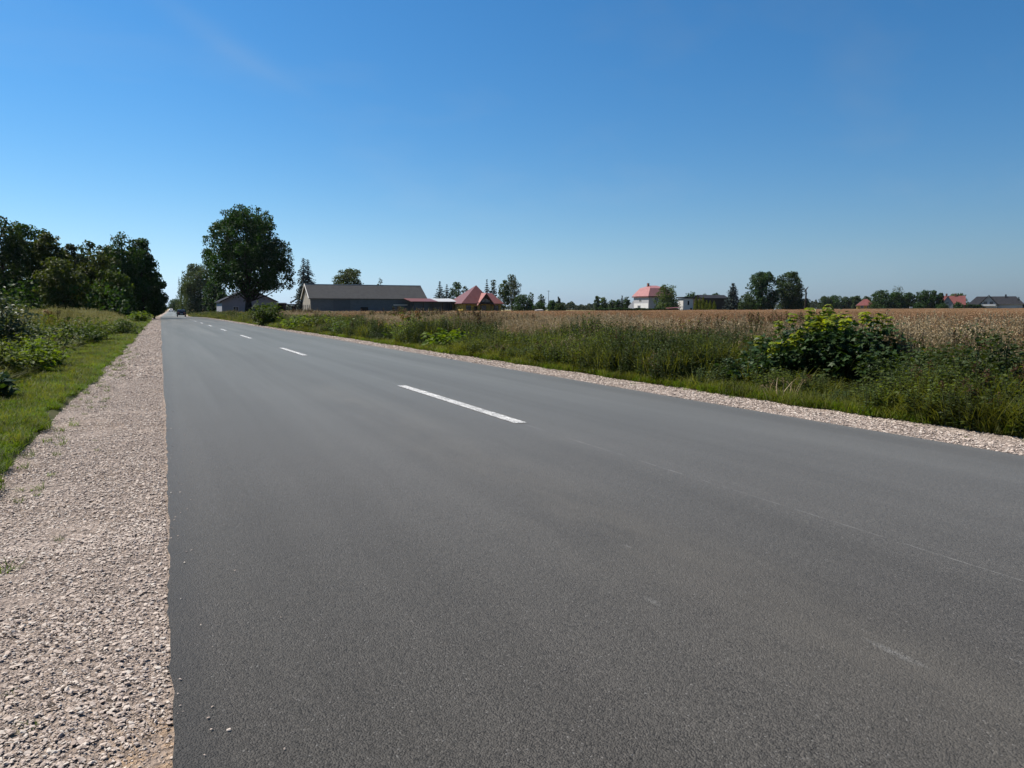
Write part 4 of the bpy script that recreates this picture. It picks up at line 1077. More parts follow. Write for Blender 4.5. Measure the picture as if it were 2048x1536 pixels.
box_part(sg, 'board', M['wall_white'], (-1.0, 0, hgt(616.5, 355)-g), (1.0, .08, hgt(613.5, 355)-g))
for x_ in (-.7, .6): box_part(sg, 'post', M['timber_grey'], (x_, .085, -.1), (x_+.1, .17, hgt(614, 355)-g))

# hedges: each one clipped mass
def hedge(label, px0, px1, Z, ytop, depth, mat, seed, n=6000, leaf=.4):
    rng = np.random.default_rng(seed)
    a = np.array(at(px0, Z)); b_ = np.array(at(px1, Z)); L = np.linalg.norm(b_-a); g = float(terrain(*(a+b_)/2)); H = hgt(ytop, Z) - g
    u = rng.uniform(0, 1, n); v = rng.uniform(-.5, .5, n); w_ = rng.uniform(0, 1, n)**.6
    d = (b_-a)/L; nrm = np.array([-d[1], d[0]])
    hh = H*(.9 + .2*vnoise(u*L*.6, v*0, seed))
    p = np.stack([(u-.5)*L*d[0] + v*depth*nrm[0], (u-.5)*L*d[1] + v*depth*nrm[1], hh*w_], 1)
    nn = norm(rng.normal(size=(n, 3))); ax = norm(np.cross(nn, rng.normal(size=(n, 3))))
    c = (a+b_)/2; root = thing('hedge', label, 'hedge', (c[0], c[1], g))
    mb = MB(); spread(mb, CARD_V, CARD_F, p, ax, nn, leaf*rng.uniform(.7, 1.3, n)); mb.build('foliage', mat, root)
hedge('long low dark hedge in front of the white house', 1190, 1352, 270, 616.5, 1.5, M['leaf_dark'], 200, 7000)
hedge('dark hedge along the foot of the wide grey house', 1926, 2075, 425, 609, 2, M['leaf_dark'], 201, 6000, .6)
x, y = at(1349, 262); g = float(terrain(x, y)); wp_ = thing('wood_pile', 'long low reddish stack under a sloping cover by the white shed', 'stack', (x, y, g))
z0 = hgt(616, 262)-g
mb = MB(); mb.box((-2.2, 0, 0), (2.2, 1.4, z0-.3)); mb.build('stack', M['timber'], wp_)
mb = MB(); mb.slab([(-2.6, -.25, z0-.1), (2.5, -.25, z0+.15), (2.5, 1.7, z0+.3), (-2.6, 1.7, z0+.05)], .1); mb.build('cover', M['roof_bright'], wp_)
x, y = at(1080, 243); g = float(terrain(x, y)); mb = MB(); mb.slab([(-1.3, 0, hgt(620.0, 243)-g), (1.2, 0, hgt(619.2, 243)-g), (1.35, 1.6, hgt(619.0, 243)-g+.1), (-1.1, 1.6, hgt(619.8, 243)-g+.1)], hgt(620, 243)-g+.05)
o = mb.build('pale_object', M['roof_pale'])  # pale flat thing of unknown kind
o.location = (x, y, g); tag(o, 'small pale flat-topped object lying at the field edge left of the thin pole', 'stack')

# far woods that read as one mass
def far_wood(px0, px1, Z, y0, y1, n, seed, leaf=1.6):
    rng = np.random.default_rng(seed); P_ = []
    u = rng.uniform(px0, px1, n); Zs_ = Z*(1 + rng.uniform(-.04, .04, n))
    X = (u-1024)/F*Zs_*math.cos(PITCH); x = X*math.cos(YAW) + Zs_*math.sin(YAW); y = -X*math.sin(YAW) + Zs_*math.cos(YAW)
    g = terrain(x, y)
    bumps = .45*vnoise(u/9, u*0, seed) + .35*vnoise(u/3.7, u*0, seed+1) + .2*vnoise(u/27, u*0, seed+2)
    top = EYE + Zs_*(620 - (y1 + (y0-y1)*bumps))/F
    z = g + (top-g)*rng.uniform(0, 1, n)**.6
    nn = norm(rng.normal(size=(n, 3)) + np.array([0, 0, .4])); ax = norm(np.cross(nn, rng.normal(size=(n, 3))))
    mb = MB(); spread(mb, CARD_V, CARD_F, np.stack([x, y, z], 1), ax, nn, leaf*rng.uniform(.6, 1.3, n))
    o = mb.build('distant_wood', M['far_leaf']); o['kind'] = 'stuff'
far_wood(1100, 1270, 720, 600, 616, 9000, 301)
far_wood(540, 640, 700, 606, 616, 5000, 302)
far_wood(1590, 1760, 800, 594, 612, 9000, 303)
far_wood(1740, 1960, 820, 602, 612, 6000, 304)
far_wood(2000, 2400, 800, 603, 611, 9000, 305)
far_wood(330, 420, 1100, 610, 617, 3000, 306)
far_wood(-260, 330, 420, 585, 600, 9000, 307, 1.2)
far_wood(800, 1110, 900, 610, 618, 5000, 308)
far_wood(1260, 1600, 900, 604, 614, 8000, 309)

# thicket under the wood
def thicket():
    rng = np.random.default_rng(5); n = 26000
    u = rng.uniform(-160, 318, n); Zs_ = rng.uniform(80, 128, n)
    X = (u-1024)/F*Zs_; x = X*math.cos(YAW) + Zs_*math.sin(YAW); y = -X*math.sin(YAW) + Zs_*math.cos(YAW)
    keep = x < -2.6 - .6*vnoise(y*.4, y*0, 3); x, y = x[keep], y[keep]; n = len(x)
    g = terrain(x, y); top = 1.6 + 2.6*vnoise(x*.45, y*.3, 9) + 1.2*vnoise(x*1.3, y*.9, 4)
    z = g + top*rng.uniform(0, 1, n)**.7
    nn = norm(rng.normal(size=(n, 3)) + np.array([0, 0, .4])); ax = norm(np.cross(nn, rng.normal(size=(n, 3))))
    mb = MB(); spread(mb, CARD_V, CARD_F, np.stack([x, y, z], 1), ax, nn, .38*rng.uniform(.6, 1.3, n))
    o = mb.build('undergrowth', M['leaf_dark']); o['kind'] = 'stuff'
thicket()

# ------------------------------------------------------------------ shrubs near the road
def bush(name, label, pos, H, W, leafm, seed, tv=LEAF_V, tf=LEAF_F, leaf=.07, nstem=18, per=40, tip=None, flat=.8, group=None, cat='bush', tipn=6, lean=.5, topf=None):
    """stems fanning from the ground with leaves along each; optional fresh leaves at the tips"""
    rng = np.random.default_rng(seed); x, y = pos; g = float(terrain(x, y)) - .02
    root = thing(name, label, cat, (x, y, g), 0, group)
    sb = MB(); P_, A_, N_, S_, PT, AT, NT_, ST = [], [], [], [], [], [], [], []
    for i in range(nstem):
        a = rng.uniform(0, 2*np.pi); rr = math.sqrt(rng.uniform(0, 1))
        h = H*(1 - .45*rr**2)*rng.uniform(.72, 1.0)
        b0 = np.array([math.cos(a)*rr*W*.16, math.sin(a)*rr*W*.16, 0]); tp = np.array([math.cos(a)*rr*W*.48, math.sin(a)*rr*W*.48, h])
        mid = b0*.55 + tp*.45 + np.array([0, 0, h*.10])
        sb.tube([b0, mid, tp], [.010+.004*H, .007+.002*H, .003], 5)
        t = rng.uniform(.04, 1, per)**.85
        q = ((1-t)**2)[:, None]*b0 + (2*t*(1-t))[:, None]*mid + (t**2)[:, None]*tp
        ang = rng.uniform(0, 2*np.pi, per); el = rng.uniform(-.35, .55, per)
        d = np.stack([np.cos(ang)*np.cos(el), np.sin(ang)*np.cos(el), np.sin(el)], 1)
        sp = rng.uniform(.2, 1.0, per)*W*.13
        P_.append(q + d*sp[:, None]); A_.append(d + np.array([0, 0, -.25])); N_.append(np.array([0, 0, flat]) + rng.normal(size=(per, 3))*.45); S_.append(leaf*rng.uniform(.42, 1.4, per))
        if tip is not None and (h > .75*H or math.cos(a)*rr < -.8) and (topf is None or rng.uniform() < topf):
            sb.tube([tp, tp + np.array([.01, 0, .11*H])], [.004, .002], 4); tp = tp + np.array([.01, 0, .11*H])
            ang = rng.uniform(0, 2*np.pi) + np.arange(tipn)*2*np.pi/tipn*1.0; lv = np.repeat([0, .05, .11], tipn)[:tipn*3]
            ang = np.tile(ang, 3) + rng.normal(size=tipn*3)*.2
            el = -.30 + rng.normal(size=tipn*3)*.2
            d = np.stack([np.cos(ang)*np.cos(el), np.sin(ang)*np.cos(el), np.sin(el)], 1)
            PT.append(tp + np.array([0, 0, .04]) - np.array([0, 0, 1])*lv[:, None] + d*.015); AT.append(d); NT_.append(np.array([0, 0, 1.0]) + d*.3 + rng.normal(size=(tipn*3, 3))*.2); ST.append(leaf*rng.uniform(.8, 1.3, tipn*3))
    mb = MB(); spread(mb, tv, tf, np.vstack(P_), np.vstack(A_), np.vstack(N_), np.concatenate(S_))
    lo = mb.build('leaves', leafm, root)
    if PT:
        mb = MB(); spread(mb, tv, tf, np.vstack(PT), np.vstack(AT), np.vstack(NT_), np.concatenate(ST)); o = mb.build('young_leaves', tip, root)
    sb.build('stem', M['stem'], root)
    return root

def gpos(px, py):
    """ground point of photo pixel"""
    th = PITCH - math.atan((768 - py)/F); Z = EYE/math.tan(th); return at_low(px, py, Z)
def at_low(px, py, Z):
    zc = Z*math.cos(PITCH) + EYE*math.sin(PITCH)
    X = (px-1024)/F*zc
    return (X*math.cos(YAW) + Z*math.sin(YAW), -X*math.sin(YAW) + Z*math.cos(YAW))

x, y = gpos(1655, 772)
bush('shrub', 'big leafy maple shrub with yellow-green top shoots beside the right shoulder', (x+.25, y+.10), 1.20, 2.4, M['leaf_maple'], 401, LOBE_V, LOBE_F, .074, 90, 140, M['leaf_new'], topf=.9)
x, y = gpos(1830, 800)
bush('shrub', 'low dark bush leaning against the right side of the big maple shrub', (x+.4, y+.3), .88, 1.5, M['leaf_herb_dark'], 402, leaf=.055, nstem=38, per=110)
x, y = gpos(2000, 835)
bush('shrub', 'dark upright bush at the right picture edge beside the shoulder', (x+.35, y+.3), 1.05, 1.3, M['leaf_herb_dark'], 403, leaf=.055, nstem=40, per=120)
x, y = gpos(1525, 775)
bush('shrub', 'low dark bush with pale leaf undersides left of the big maple shrub', (x, y+.2), .62, .95, M['leaf_maple'], 404, leaf=.07, nstem=22, per=50)
x, y = gpos(1400, 752)
bush('shrub', 'loose green weedy bush halfway between gravel and crop, left of the maple shrub', (x+.3, y+.6), .85, 1.6, M['leaf_herb'], 405, leaf=.055, nstem=30, per=50)
x, y = gpos(1200, 722)
bush('shrub', 'small dark hollow clump by the gravel below the pale house', (x+.2, y+.3), .38, .9, M['leaf_herb_dark'], 406, leaf=.06, nstem=16, per=40)
x, y = gpos(1058, 700)
bush('shrub', 'dark clump of weeds below the large round bush of the yellow house', (x+.2, y+.5), .72, 1.3, M['leaf_herb_dark'], 407, leaf=.06, nstem=22, per=50)
x, y = gpos(905, 697)
bush('burdock', 'bright yellow-green broad-leaved clump at the edge of the gravel', (x, y+.2), .62, 1.7, M['leaf_bright'], 408, leaf=.19, nstem=26, per=18, cat='plant')
x, y = gpos(815, 686)
bush('burdock', 'green broad-leaved clump left of the bright yellow-green one', (x+.5, y+1.0), .62, 1.8, M['leaf_bright'], 409, leaf=.15, nstem=22, per=18, cat='plant')
x, y = gpos(790, 683)
bush('shrub', 'bush with rust-red top shoots in front of the barn', (x+1.0, y+1.5), 1.12, 2.4, M['leaf_herb'], 410, leaf=.10, nstem=40, per=60, tip=M['leaf_rust'], topf=.5)
x, y = gpos(862, 690)
bush('shrub', 'upright green bush with spiky shoots below the pink-roofed shed', (x+1.1, y+1.6), 1.28, 1.3, M['leaf_herb'], 411, leaf=.08, nstem=26, per=60)
x, y = gpos(700, 671)
bush('shrub', 'fresh green bush below the barn door', (x+.4, y+1.0), .85, 3.0, M['leaf_mid'], 412, leaf=.14, nstem=34, per=44)
x, y = gpos(526, 652)
bush('shrub', 'tall rounded green bush beside the trunk of the big tree', (x+.5, y+1.5), 1.95, 2.6, M['leaf_mid'], 413, leaf=.20, nstem=34, per=50)
x, y = gpos(590, 660)
bush('shrub', 'pale green bush below the wooden gate frame', (x+.4, y+1.0), .95, 2.6, M['leaf_bright'], 414, leaf=.16, nstem=26, per=40)
x, y = gpos(620, 664)
bush('shrub', 'mid-green bush below the left gable of the barn', (x+1.0, y+1.5), 1.2, 2.6, M['leaf_herb'], 415, leaf=.14, nstem=28, per=44)
x, y = gpos(965, 694)
rng = np.random.default_rng(420)
ml = thing('mullein', 'tall dark seed-spiked mullein standing above the dry grass', 'plant', (x+.3, y+1.0, float(terrain(x+.3, y+1.0))))
mb = MB(); mb.tube([(0, 0, 0), (.02, 0, .6), (.0, .02, 1.16)], [.014, .012, .006], 6); mb.build('stem', M['stem'], ml)
mb = MB(); n = 130; t = rng.uniform(0, 1, n); a = rng.uniform(0, 6.28, n)
spread(mb, LEAF_V, LEAF_F, np.stack([.02*np.cos(a), .02*np.sin(a), .62 + .52*t], 1), np.stack([np.cos(a), np.sin(a), np.full(n, .7)], 1), rng.normal(size=(n, 3)), np.full(n, .06)); mb.build('seed_spike', M['dock'], ml)
mb = MB(); n = 60; t = rng.uniform(0, 1, n); a = rng.uniform(0, 6.28, n)
spread(mb, LEAF_V, LEAF_F, np.stack([.01*np.cos(a), .01*np.sin(a), .05 + .6*t], 1), np.stack([np.cos(a), np.sin(a), rng.uniform(-.2, .5, n)], 1), np.stack([a*0, a*0, a*0+1], 1) + rng.normal(size=(n, 3))*.3, .20*(1.15-t)); mb.build('leaves', M['leaf_herb_dark'], ml)
# left verge
x, y = at_low(26, 660, 15.0)
bush('shrub', 'grey-green lilac-like shrub cut by the left picture edge', (x-.1, y), 1.78, 1.5, M['leaf_lilac'], 430, leaf=.085, nstem=44, per=80)
x, y = gpos(112, 738)
bush('shrub', 'bright green rounded shrub on the edge of the left mown strip', (x-.25, y+.1), .68, .95, M['leaf_bright'], 431, leaf=.07, nstem=26, per=60)
x, y = gpos(8, 800)
bush('burdock', 'dark glossy broad-leaved plant at the left picture edge', (x-.1, y+.05), .42, .5, M['leaf_maple'], 432, leaf=.15, nstem=12, per=14, cat='plant')
x, y = gpos(205, 690)
bush('shrub', 'green leafy bush with pale tips above the left mown strip', (x-.5, y+.6), .80, 1.3, M['leaf_mid'], 433, leaf=.09, nstem=26, per=50)
x, y = gpos(150, 697)
bush('shrub', 'dull green bush in the tall grass behind the bright rounded shrub', (x-.9, y+.6), .95, 1.5, M['leaf_herb'], 434, leaf=.08, nstem=28, per=60)
x, y = at_low(40, 700, 14.0)
bush('shrub', 'olive leafy bush below the grey-green shrub on the left', (x-.1, y), .85, 1.2, M['leaf_herb'], 435, leaf=.075, nstem=26, per=60)
x, y = at_low(100, 640, 30.0)
bush('shrub', 'yellowish weedy bush standing in the left meadow before the wood', (x, y), 1.2, 1.6, M['leaf_bright'], 436, leaf=.10, nstem=24, per=50, tip=M['leaf_rust'], topf=.3)
x, y = at_low(300, 640, 70.0)
bush('shrub', 'sunlit green bush at the roadside foot of the wood', (x-.9, y), 1.1, 2.4, M['leaf_bright'], 437, leaf=.2, nstem=24, per=40)

for i, (px, py, H_, W_, mt, lf, lb) in enumerate([
    (1290, 738, .60, .9, 'leaf_herb_dark', .05, 'dark low bush at the grass edge between the hollow clump and the loose weedy bush'),
    (1345, 716, .95, 1.1, 'leaf_herb', .05, 'tall loose bush in front of the crop left of the loose weedy bush'),
    (1455, 752, .88, 1.0, 'leaf_herb_dark', .05, 'dark leafy bush directly left of the big maple shrub, taller than its neighbour'),
    (1900, 800, .80, .9, 'leaf_herb', .05, 'olive bush between the leaning dark bush and the one at the right picture edge'),
    (1975, 778, 1.08, 1.2, 'leaf_herb_dark', .055, 'spiky dark bush in front of the crop near the right picture edge'),
    (1130, 690, .85, 1.1, 'leaf_herb', .06, 'olive bush in the weeds below the row of trees left of the white house'),
    (1010, 690, .80, 1.0, 'leaf_herb_dark', .06, 'dark bush just right of the tall mullein')]):
    x, y = gpos(px, py)
    bush('shrub', lb, (x+.45, y+.55), H_, W_, M[mt], 460+i, leaf=lf*1.1, nstem=34, per=110, lean=.6)
for i, (px, py, Z, H_, W_, mt, lf, lb) in enumerate([
    (52, 0, 13.2, .72, 1.1, 'leaf_bright', .08, 'yellow-green leafy bush under the grey-green lilac-like shrub'),
    (5, 0, 12.0, .70, 1.0, 'leaf_herb', .08, 'olive weedy bush at the left picture edge above the glossy plant'),
    (248, 0, 34.0, .85, 2.0, 'leaf_mid', .11, 'low green bush near the mown strip, farther than the pale-tipped one'),
    (185, 0, 27.0, 1.0, 1.8, 'leaf_herb', .10, 'tall dull green bush rising over the middle of the left meadow'),
    (135, 0, 22.0, .95, 1.5, 'leaf_mid', .09, 'dark leafy bush in the meadow behind the dull green bush'),
    (90, 0, 18.5, .98, 1.5, 'leaf_herb', .09, 'wide weedy bush right of the grey-green lilac-like shrub')]):
    x, y = at_low(px, 700, Z)
    bush('shrub', lb, (x, y), H_, W_, M[mt], 440+i, leaf=lf, nstem=28, per=54)

# ------------------------------------------------------------------ countless things: grass, weeds, crop, gravel
def scatter(name, protos, P, rot, scl, idx):
    """one object that carries copies of the small prototype meshes on its points"""
    me = bpy.data.meshes.new(name); n = len(P)
    me.vertices.add(n); me.vertices.foreach_set('co', np.asarray(P, np.float32).ravel())
    a = me.attributes.new('rot', 'FLOAT_VECTOR', 'POINT'); a.data.foreach_set('vector', np.asarray(rot, np.float32).ravel())
    a = me.attributes.new('scl', 'FLOAT_VECTOR', 'POINT'); a.data.foreach_set('vector', np.asarray(scl, np.float32).ravel())
    a = me.attributes.new('idx', 'INT', 'POINT'); a.data.foreach_set('value', np.asarray(idx, np.int32))
    o = bpy.data.objects.new(name, me); COL.objects.link(o); o['kind'] = 'stuff'
    cl = bpy.data.collections.new(name + '_kinds')
    for i, p in enumerate(protos):
        p.name = '%s_kind_%02d' % (name, i); cl.objects.link(p)
    ng = bpy.data.node_groups.new(name, 'GeometryNodeTree')
    ng.interface.new_socket('Geometry', in_out='INPUT', socket_type='NodeSocketGeometry'); ng.interface.new_socket('Geometry', in_out='OUTPUT', socket_type='NodeSocketGeometry')
    N = ng.nodes; gi = N.new('NodeGroupInput'); go = N.new('NodeGroupOutput')
    ci = N.new('GeometryNodeCollectionInfo'); ci.inputs['Collection'].default_value = cl; ci.inputs['Separate Children'].default_value = True; ci.inputs['Reset Children'].default_value = True
    ip = N.new('GeometryNodeInstanceOnPoints'); ip.inputs['Pick Instance'].default_value = True
    def attr(nm, typ):
        q = N.new('GeometryNodeInputNamedAttribute'); q.data_type = typ; q.inputs['Name'].default_value = nm; return q.outputs['Attribute']
    e = N.new('FunctionNodeEulerToRotation'); lk = ng.links.new
    lk(attr('rot', 'FLOAT_VECTOR'), e.inputs[0]); lk(e.outputs[0], ip.inputs['Rotation']); lk(attr('scl', 'FLOAT_VECTOR'), ip.inputs['Scale']); lk(attr('idx', 'INT'), ip.inputs['Instance Index'])
    lk(gi.outputs[0], ip.inputs['Points']); lk(ci.outputs[0], ip.inputs['Instance']); lk(ip.outputs[0], go.inputs[0])
    md = o.modifiers.new('copies', 'NODES'); md.node_group = ng
    return o

def disc(rng, n, r):
    a = rng.uniform(0, 2*np.pi, n); q = r*np.sqrt(rng.uniform(0, 1, n)); return np.stack([q*np.cos(a), q*np.sin(a), np.zeros(n)], 1)

def p_tuft(seed, n, r, h, w, mat, lean=(.2, .9)):
    rng = np.random.default_rng(seed); mb = MB()
    blades(mb, rng, disc(rng, n, r), rng.uniform(*h, n), rng.uniform(*lean, n), rng.uniform(*w, n)); return mb.build('tuft', mat, do_link=False)
def p_seedgrass(seed, n, r, h, stalk, head, low=None):
    """upright stalks with drooping seed heads, some basal blades"""
    rng = np.random.default_rng(seed); mb = MB(); b = disc(rng, n, r); hh = rng.uniform(*h, n); az = rng.uniform(0, 6.28, n); ln = rng.uniform(.05, .28, n)
    blades(mb, rng, b, hh, ln, np.full(n, .009), 0, az)
    dr = np.stack([np.cos(az), np.sin(az), az*0], 1)
    tip = b + dr*(ln*hh)[:, None] + np.array([0, 0, 1.])*(hh*(1-.25*ln))[:, None]
    k = 7
    for j in range(k):
        p = tip - np.array([0, 0, 1.])*(j*.022) + rng.normal(size=(n, 3))*.008
        spread(mb, LEAF_V, LEAF_F, p, np.array([0, 0, .8]) + rng.normal(size=(n, 3))*.5, rng.normal(size=(n, 3)), np.full(n, .034), 1)
    m = n//2
    blades(mb, rng, disc(rng, m, r), rng.uniform(h[0]*.3, h[0]*.7, m), rng.uniform(.3, .9, m), np.full(m, .009), 2)
    return mb.build('tuft', [stalk, head, low or stalk], do_link=False)
def p_herb(seed, ns, r, h, leaf, leafm, headm=None, per=26, flat=.6, wid=1.0):
    rng = np.random.default_rng(seed); mb = MB(); b = disc(rng, ns, r)
    for i in range(ns):
        hh = rng.uniform(*h); a = rng.uniform(0, 6.28); tp = b[i] + np.array([math.cos(a)*.12*hh, math.sin(a)*.12*hh, hh])
        mb.tube([b[i], (b[i]+tp)/2 + rng.normal(size=3)*.01, tp], [.005, .004, .002], 4, 1)
        t = np.linspace(.06, 1, per); q = b[i]*(1-t)[:, None] + tp*t[:, None]
        ang = np.arange(per)*2.4 + rng.normal(size=per)*.4; el = rng.uniform(-.2, .6, per)
        d = np.stack([np.cos(ang)*np.cos(el), np.sin(ang)*np.cos(el), np.sin(el)], 1)
        spread(mb, LEAF_V*np.array([wid, 1, 1]), LEAF_F, q + d*.012, d, np.array([0, 0, flat]) + rng.normal(size=(per, 3))*.4, leaf*rng.uniform(.6, 1.2, per)*(1.15 - .6*t))
        if headm is not None:
            m = 40; tt = rng.uniform(0, 1, m)
            spread(mb, LEAF_V, LEAF_F, tp + np.array([0, 0, -.16])*tt[:, None] + rng.normal(size=(m, 3))*.018, rng.normal(size=(m, 3)) + np.array([0, 0, .6]), rng.normal(size=(m, 3)), np.full(m, .03), 2)
    return mb.build('herb', [leafm, M['stem'], headm or leafm], do_link=False)
def p_umbel(seed, h):
    rng = np.random.default_rng(seed); mb = MB()
    for s in range(3):
        b = disc(rng, 1, .06)[0]; hh = h*rng.uniform(.75, 1.05); tp = b + np.array([rng.normal()*.06, rng.normal()*.06, hh]); mb.tube([b, tp], [.005, .003], 4, 1)
        m = 60; q = disc(rng, m, .06); q[:, 2] = -.12*np.linalg.norm(q[:, :2], axis=1)
        spread(mb, LEAF_V*np.array([1.6, 1, 1]), LEAF_F, tp + q, np.stack([rng.normal(size=m), rng.normal(size=m), np.zeros(m)], 1), np.array([0, 0, 1.]) + rng.normal(size=(m, 3))*.2, np.full(m, .016), 2)
        m = 14; t = rng.uniform(.1, .8, m); d = rng.normal(size=(m, 3)); d[:, 2] = np.abs(d[:, 2])*.4
        spread(mb, LEAF_V, LEAF_F, b + (tp-b)*t[:, None], d, np.array([0, 0, 1.]) + rng.normal(size=(m, 3))*.3, np.full(m, .09), 0)
    return mb.build('umbel', [M['leaf_herb'], M['stem'], M['umbel']], do_link=False)
def p_stone(seed):
    rng = np.random.default_rng(seed)
    # convex chip: an icosahedron-like point cloud cut by random planes
    ph = (1+5**.5)/2
    V = np.array([(-1,ph,0),(1,ph,0),(-1,-ph,0),(1,-ph,0),(0,-1,ph),(0,1,ph),(0,-1,-ph),(0,1,-ph),(ph,0,-1),(ph,0,1),(-ph,0,-1),(-ph,0,1)])/1.9
    Fi = np.array([(0,11,5),(0,5,1),(0,1,7),(0,7,10),(0,10,11),(1,5,9),(5,11,4),(11,10,2),(10,7,6),(7,1,8),(3,9,4),(3,4,2),(3,2,6),(3,6,8),(3,8,9),(4,9,5),(2,4,11),(6,2,10),(8,6,7),(9,8,1)])
    V = V*rng.uniform(.7, 1.25, (12, 1)) + rng.normal(size=(12, 3))*.10
    for _ in range(3):
        d = norm(rng.normal(size=3)); k = V@d; c = rng.uniform(.45, .7); V = V - np.maximum(0, k-c)[:, None]*d
    V = V*np.array([1.0, rng.uniform(.55, .85), rng.uniform(.24, .46)])*.5
    mb = MB(); mb.add(V, Fi); return mb.build('stone', M['stone'], do_link=False)

def place(n, rng, xr, yr, dens=None):
    x = rng.uniform(*xr, n); y = rng.uniform(*yr, n); return x, y
def rots(rng, n, tilt=.0):
    r = np.zeros((n, 3)); r[:, 2] = rng.uniform(0, 2*np.pi, n)
    if tilt: r[:, :2] = rng.normal(size=(n, 2))*tilt
    return r

# gravel stones on both shoulders
rng = np.random.default_rng(900)
stones = [p_stone(900+i) for i in range(14)]
PX, PYs, SZ = [], [], []
def strip(n, y0, y1, size, side, power=1.0, spill=0.0):
    y = y0 + (y1-y0)*rng.uniform(0, 1, n)**power
    wd = 1.02 + .16*(vnoise(y*.55, y*0, 11 + side) - .5) + .14*(vnoise(y*1.9, y*0, 13 + side) - .5)
    u = rng.uniform(.015, 1.0, n)*(wd + (.14 if side < 0 else .05))
    if spill: u = u + rng.exponential(spill, n)*(rng.uniform(size=n) < .12)
    x = -u if side < 0 else ROAD_W + u
    PX.append(x + off(y)); PYs.append(y); SZ.append(size[0] + (size[1]-size[0])*rng.uniform(0, 1, n)**2.8)
strip(30000, .9, 4.5, (.007, .026), -1, 1.2, .08); strip(30000, .9, 5.0, (.005, .013), -1, 1.2)
strip(48000, 4.0, 14, (.009, .028), -1, 1.15, .10); strip(14000, 14, 40, (.02, .06), -1, 1.2, .1); strip(5000, 40, 100, (.04, .08), -1)
strip(24000, 1.5, 14, (.012, .044), 1, 1.0, .10); strip(16000, 14, 45, (.02, .06), 1, 1.15, .12); strip(6000, 45, 130, (.04, .09), 1)
PX = np.concatenate(PX); PYs = np.concatenate(PYs); SZ = np.concatenate(SZ)
kp = ~((((PX+.03)/.11)**2 + ((PYs-1.80)/.38)**2 < 1.0) & ((SZ > .016) | (rng.uniform(size=len(PX)) < .55)))
PX, PYs, SZ = PX[kp], PYs[kp], SZ[kp]; n = len(PX)
uu = PX - off(PYs); uu = np.where(uu < 3, -uu, uu - ROAD_W)
PZs = prof(PYs) - .012 - .03*np.clip(uu, 0, 1) + SZ*.10 + .008*vnoise(PX*3, PYs*3, 1)
scl = np.stack([SZ, SZ, SZ], 1)*rng.uniform(.8, 1.2, (n, 3))
scatter('gravel', stones, np.stack([PX, PYs, PZs], 1), rots(rng, n, .20), scl, rng.integers(0, len(stones), n))
# a few stones knocked onto the asphalt edge
m = 700
y = rng.uniform(1, 30, m)**1.0; x = np.where(rng.uniform(size=m) < .5, rng.exponential(.07, m), ROAD_W - rng.exponential(.07, m)) + off(y)
s = rng.uniform(.004, .014, m)
scatter('loose_grit_gravel', [p_stone(950+i) for i in range(4)], np.stack([x, y, prof(y) + .004 + .03*(1-((x-off(y)-2.96)/2.96)**2)], 1), rots(rng, m, .2), np.stack([s]*3, 1), rng.integers(0, 4, m))

# mown grass on the left strip and along the right gravel
rng = np.random.default_rng(910)
short = [p_tuft(910+i, 110, .10, (.02, .065), (.002, .005), M['grass_short'], (.3, 1.5)) for i in range(4)] + [p_tuft(914, 60, .10, (.04, .10), (.003, .006), M['grass_tall'], (.3, 1.1))]
def edge_l(y): return 1.02 + .16*(vnoise(y*.55, y*0, 10) - .5) + .14*(vnoise(y*1.9, y*0, 12) - .5)
P_, S_ = [], []
for (n, y0, y1, k) in ((5200, 2.5, 12, 1.0), (4600, 12, 30, 1.35), (3600, 30, 100, 2.2)):
    y = y0 + (y1-y0)*rng.uniform(0, 1, n)**1.15
    u = -(edge_l(y) + .10 + rng.uniform(0, 1, n)**1.1*(1.35 + .02*y) + .12*(vnoise(y*3, y*0, 4)-.5)); x = u + off(y)
    P_.append(np.stack([x, y, terrain(x, y) - .01], 1)); z = rng.uniform(.7, 1.25, n); S_.append(np.stack([z*k, z*k, z*(.8 + .35*k)], 1))
P_ = np.vstack(P_); S_ = np.vstack(S_); n = len(P_)
scatter('mown_grass', short, P_, rots(rng, n, .1), S_, rng.integers(0, 5, n))
P_, S_ = [], []
short2 = [p_tuft(920+i, 46, .10, (.03, .10), (.003, .006), M['grass_short'], (.3, 1.1)) for i in range(3)] + [p_tuft(925+i, 40, .10, (.04, .14), (.004, .007), M['grass_tall'], (.3, 1.0)) for i in range(2)]
for (n, y0, y1, k) in ((3600, 3, 16, 1.0), (4200, 16, 50, 1.5), (3200, 50, 160, 2.5)):
    y = y0 + (y1-y0)*rng.uniform(0, 1, n)**1.15
    e = 1.02 + .16*(vnoise(y*.55, y*0, 12) - .5) + .14*(vnoise(y*1.9, y*0, 14) - .5)
    x = ROAD_W + e - .04 + rng.uniform(0, 1, n)**1.6*.62 + off(y)
    P_.append(np.stack([x, y, terrain(x, y) - .02], 1)); z = rng.uniform(.7, 1.3, n); S_.append(np.stack([z*k, z*k, z*(.8 + .3*k)], 1))
P_ = np.vstack(P_); S_ = np.vstack(S_); n = len(P_)
scatter('verge_grass', short2, P_, rots(rng, n, .1), S_, rng.integers(0, 5, n))

# sprigs that have come up in the gravel
rng = np.random.default_rng(915)
n = 150; y = rng.uniform(2.2, 26, n); side = rng.uniform(size=n) < .6
u = .98 - np.abs(rng.normal(size=n))*.22
x = np.where(side, -u, ROAD_W + u) + off(y); z = rng.uniform(.25, .9, n)
scatter('gravel_weeds', [p_tuft(916+i, 26, .05, (.03, .09), (.003, .006), M['grass_short'], (.4, 1.5)) for i in range(3)], np.stack([x, y, prof(y) - .03], 1), rots(rng, n, .1), np.stack([z]*3, 1), rng.integers(0, 3, n))

